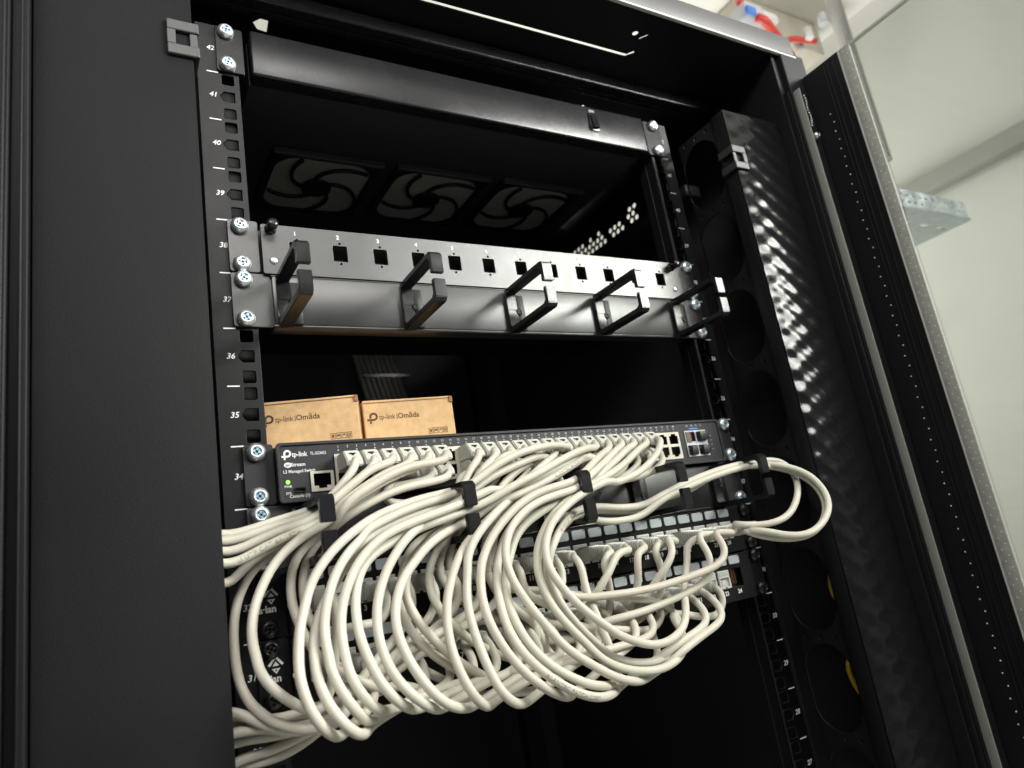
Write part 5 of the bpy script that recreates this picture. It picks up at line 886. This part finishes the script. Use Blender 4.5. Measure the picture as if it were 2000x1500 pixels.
def wrap_text(path, anchor, s, size, rev, parent, rad):
    """lettering bent round the jacket of a cable"""
    P = [Vector(p) for p in path]; a = Vector(anchor)
    i0 = min(range(len(P)), key=lambda i: (P[i] - a).length)
    me = text_mesh(s, size, align='CENTER', spacing=1.15)
    cum = [0]
    for p, q in zip(P, P[1:]): cum.append(cum[-1] + (q - p).length)
    bm = bmesh.new(); bm.from_mesh(me); bpy.data.meshes.remove(me)
    bmesh.ops.triangulate(bm, faces=bm.faces)
    for v in bm.verts:
        sx = cum[i0] + (-v.co.x if rev else v.co.x)
        j = max(1, min(len(P) - 2, next((k for k, c in enumerate(cum) if c > sx), len(P) - 2)))
        t = (P[j] - P[j - 1]).normalized(); f = (sx - cum[j - 1]) / max(cum[j] - cum[j - 1], 1e-9)
        p = P[j - 1].lerp(P[j], f)
        td = -t if rev else t
        out = Vector((-.30, -.95, -.12)); out = (out - t * out.dot(t)).normalized(); up = out.cross(td) * -1
        up = td.cross(out) * -1 if False else out.cross(td)
        ang = v.co.y / rad
        v.co = p + (out * math.cos(ang) + up * math.sin(ang)) * (rad + .00012)
    return obj('printed_lettering', bm, M['cableink'], parent)
CR_ = .00295
for key, pts in CABLES.items():
    path = spline([(a / 1e4, b / 1e4, c / 1e4) for a, b, c in pts], .0035)
    bm = bmesh.new(); tube(bm, path, CR_, 14)
    o = obj('patch_cable', bm, M['cable'], None, recalc=False)
    tag(o, CLABEL[key], 'cable', 'cream patch cables')
    for e in (path[0], path[-1]):
        if abs(e.y + .0335) < .0012:                                           # at the switch
            child('plug', SPM, (e.x, YS, e.z + (.0026 if e.z > uz(34, '0') + .015 else .0047)), o)
        elif abs(e.y + .047) < .0012:                                          # at a patch panel
            child('plug', PPM, (e.x, YP, e.z), o)
    if key == 'A3': wrap_text(path, (-.2384, -.046, 1.438), 'U/UTP CAT 6A LSZH', .0040, True, o, CR_)
    if key == 'C7': wrap_text(path, (-.0068, -.060, 1.4655), 'ALANTEC PATCH CORD', .0036, True, o, CR_)
    if key == 'L1': wrap_text(path, (-.0286, -.070, 1.4244), '100 OHM CAT 6A', .0030, True, o, CR_)
    if key == 'C11': wrap_text(path, (-.0761, -.112, 1.3167), 'ALANTEC PATCH CORD', .0036, False, o, CR_)
# ================================================================== CAMERA, LIGHT
cam = bpy.data.cameras.new('camera'); co = bpy.data.objects.new('camera', cam); COL.objects.link(co)
co.location = (-.33228, -.52349, 1.40007); co.rotation_euler = (1.81869717, .15903660, -.51031785)
cam.sensor_fit = 'HORIZONTAL'; cam.sensor_width = 36; cam.lens = 36 * 1395.2057 / 2000
cam.clip_start = .01; cam.clip_end = 60
cam.dof.use_dof = True; cam.dof.focus_distance = .56; cam.dof.aperture_fstop = 8.0
S.camera = co

def area(name, loc, target, sx, sy, power, col=(1, .985, .945)):
    l = bpy.data.lights.new(name, 'AREA'); l.shape = 'RECTANGLE'; l.size = sx; l.size_y = sy; l.energy = power; l.color = col
    o = bpy.data.objects.new(name, l); COL.objects.link(o); o.location = loc
    o.rotation_euler = (Vector(target) - Vector(loc)).to_track_quat('-Z', 'Y').to_euler(); return o
k = area('wall_side_lamp', (1.38, -1.28, 2.27), (0, 0, 1.55), .44, 1.35, 88); k.rotation_euler = (0, R(72), R(-30)); k.data.spread = R(130)
area('ceiling_lamp', (-.45, -1.25, 2.68), (0, .1, 1.5), 1.2, .5, 38)
area('uplight_fill', (.95, 1.3, 1.7), (1.15, .4, 2.7), .6, .4, 17)  # unseen uplight added behind the rack to brighten ceiling and wall
w = bpy.data.worlds.new('World'); S.world = w; w.use_nodes = True
w.node_tree.nodes['Background'].inputs[0].default_value = (.82, .86, .95, 1); w.node_tree.nodes['Background'].inputs[1].default_value = .14
S.view_settings.view_transform = 'Standard'; S.view_settings.look = 'None'; S.view_settings.exposure = 0; S.view_settings.gamma = 1
S.view_settings.use_curve_mapping = False
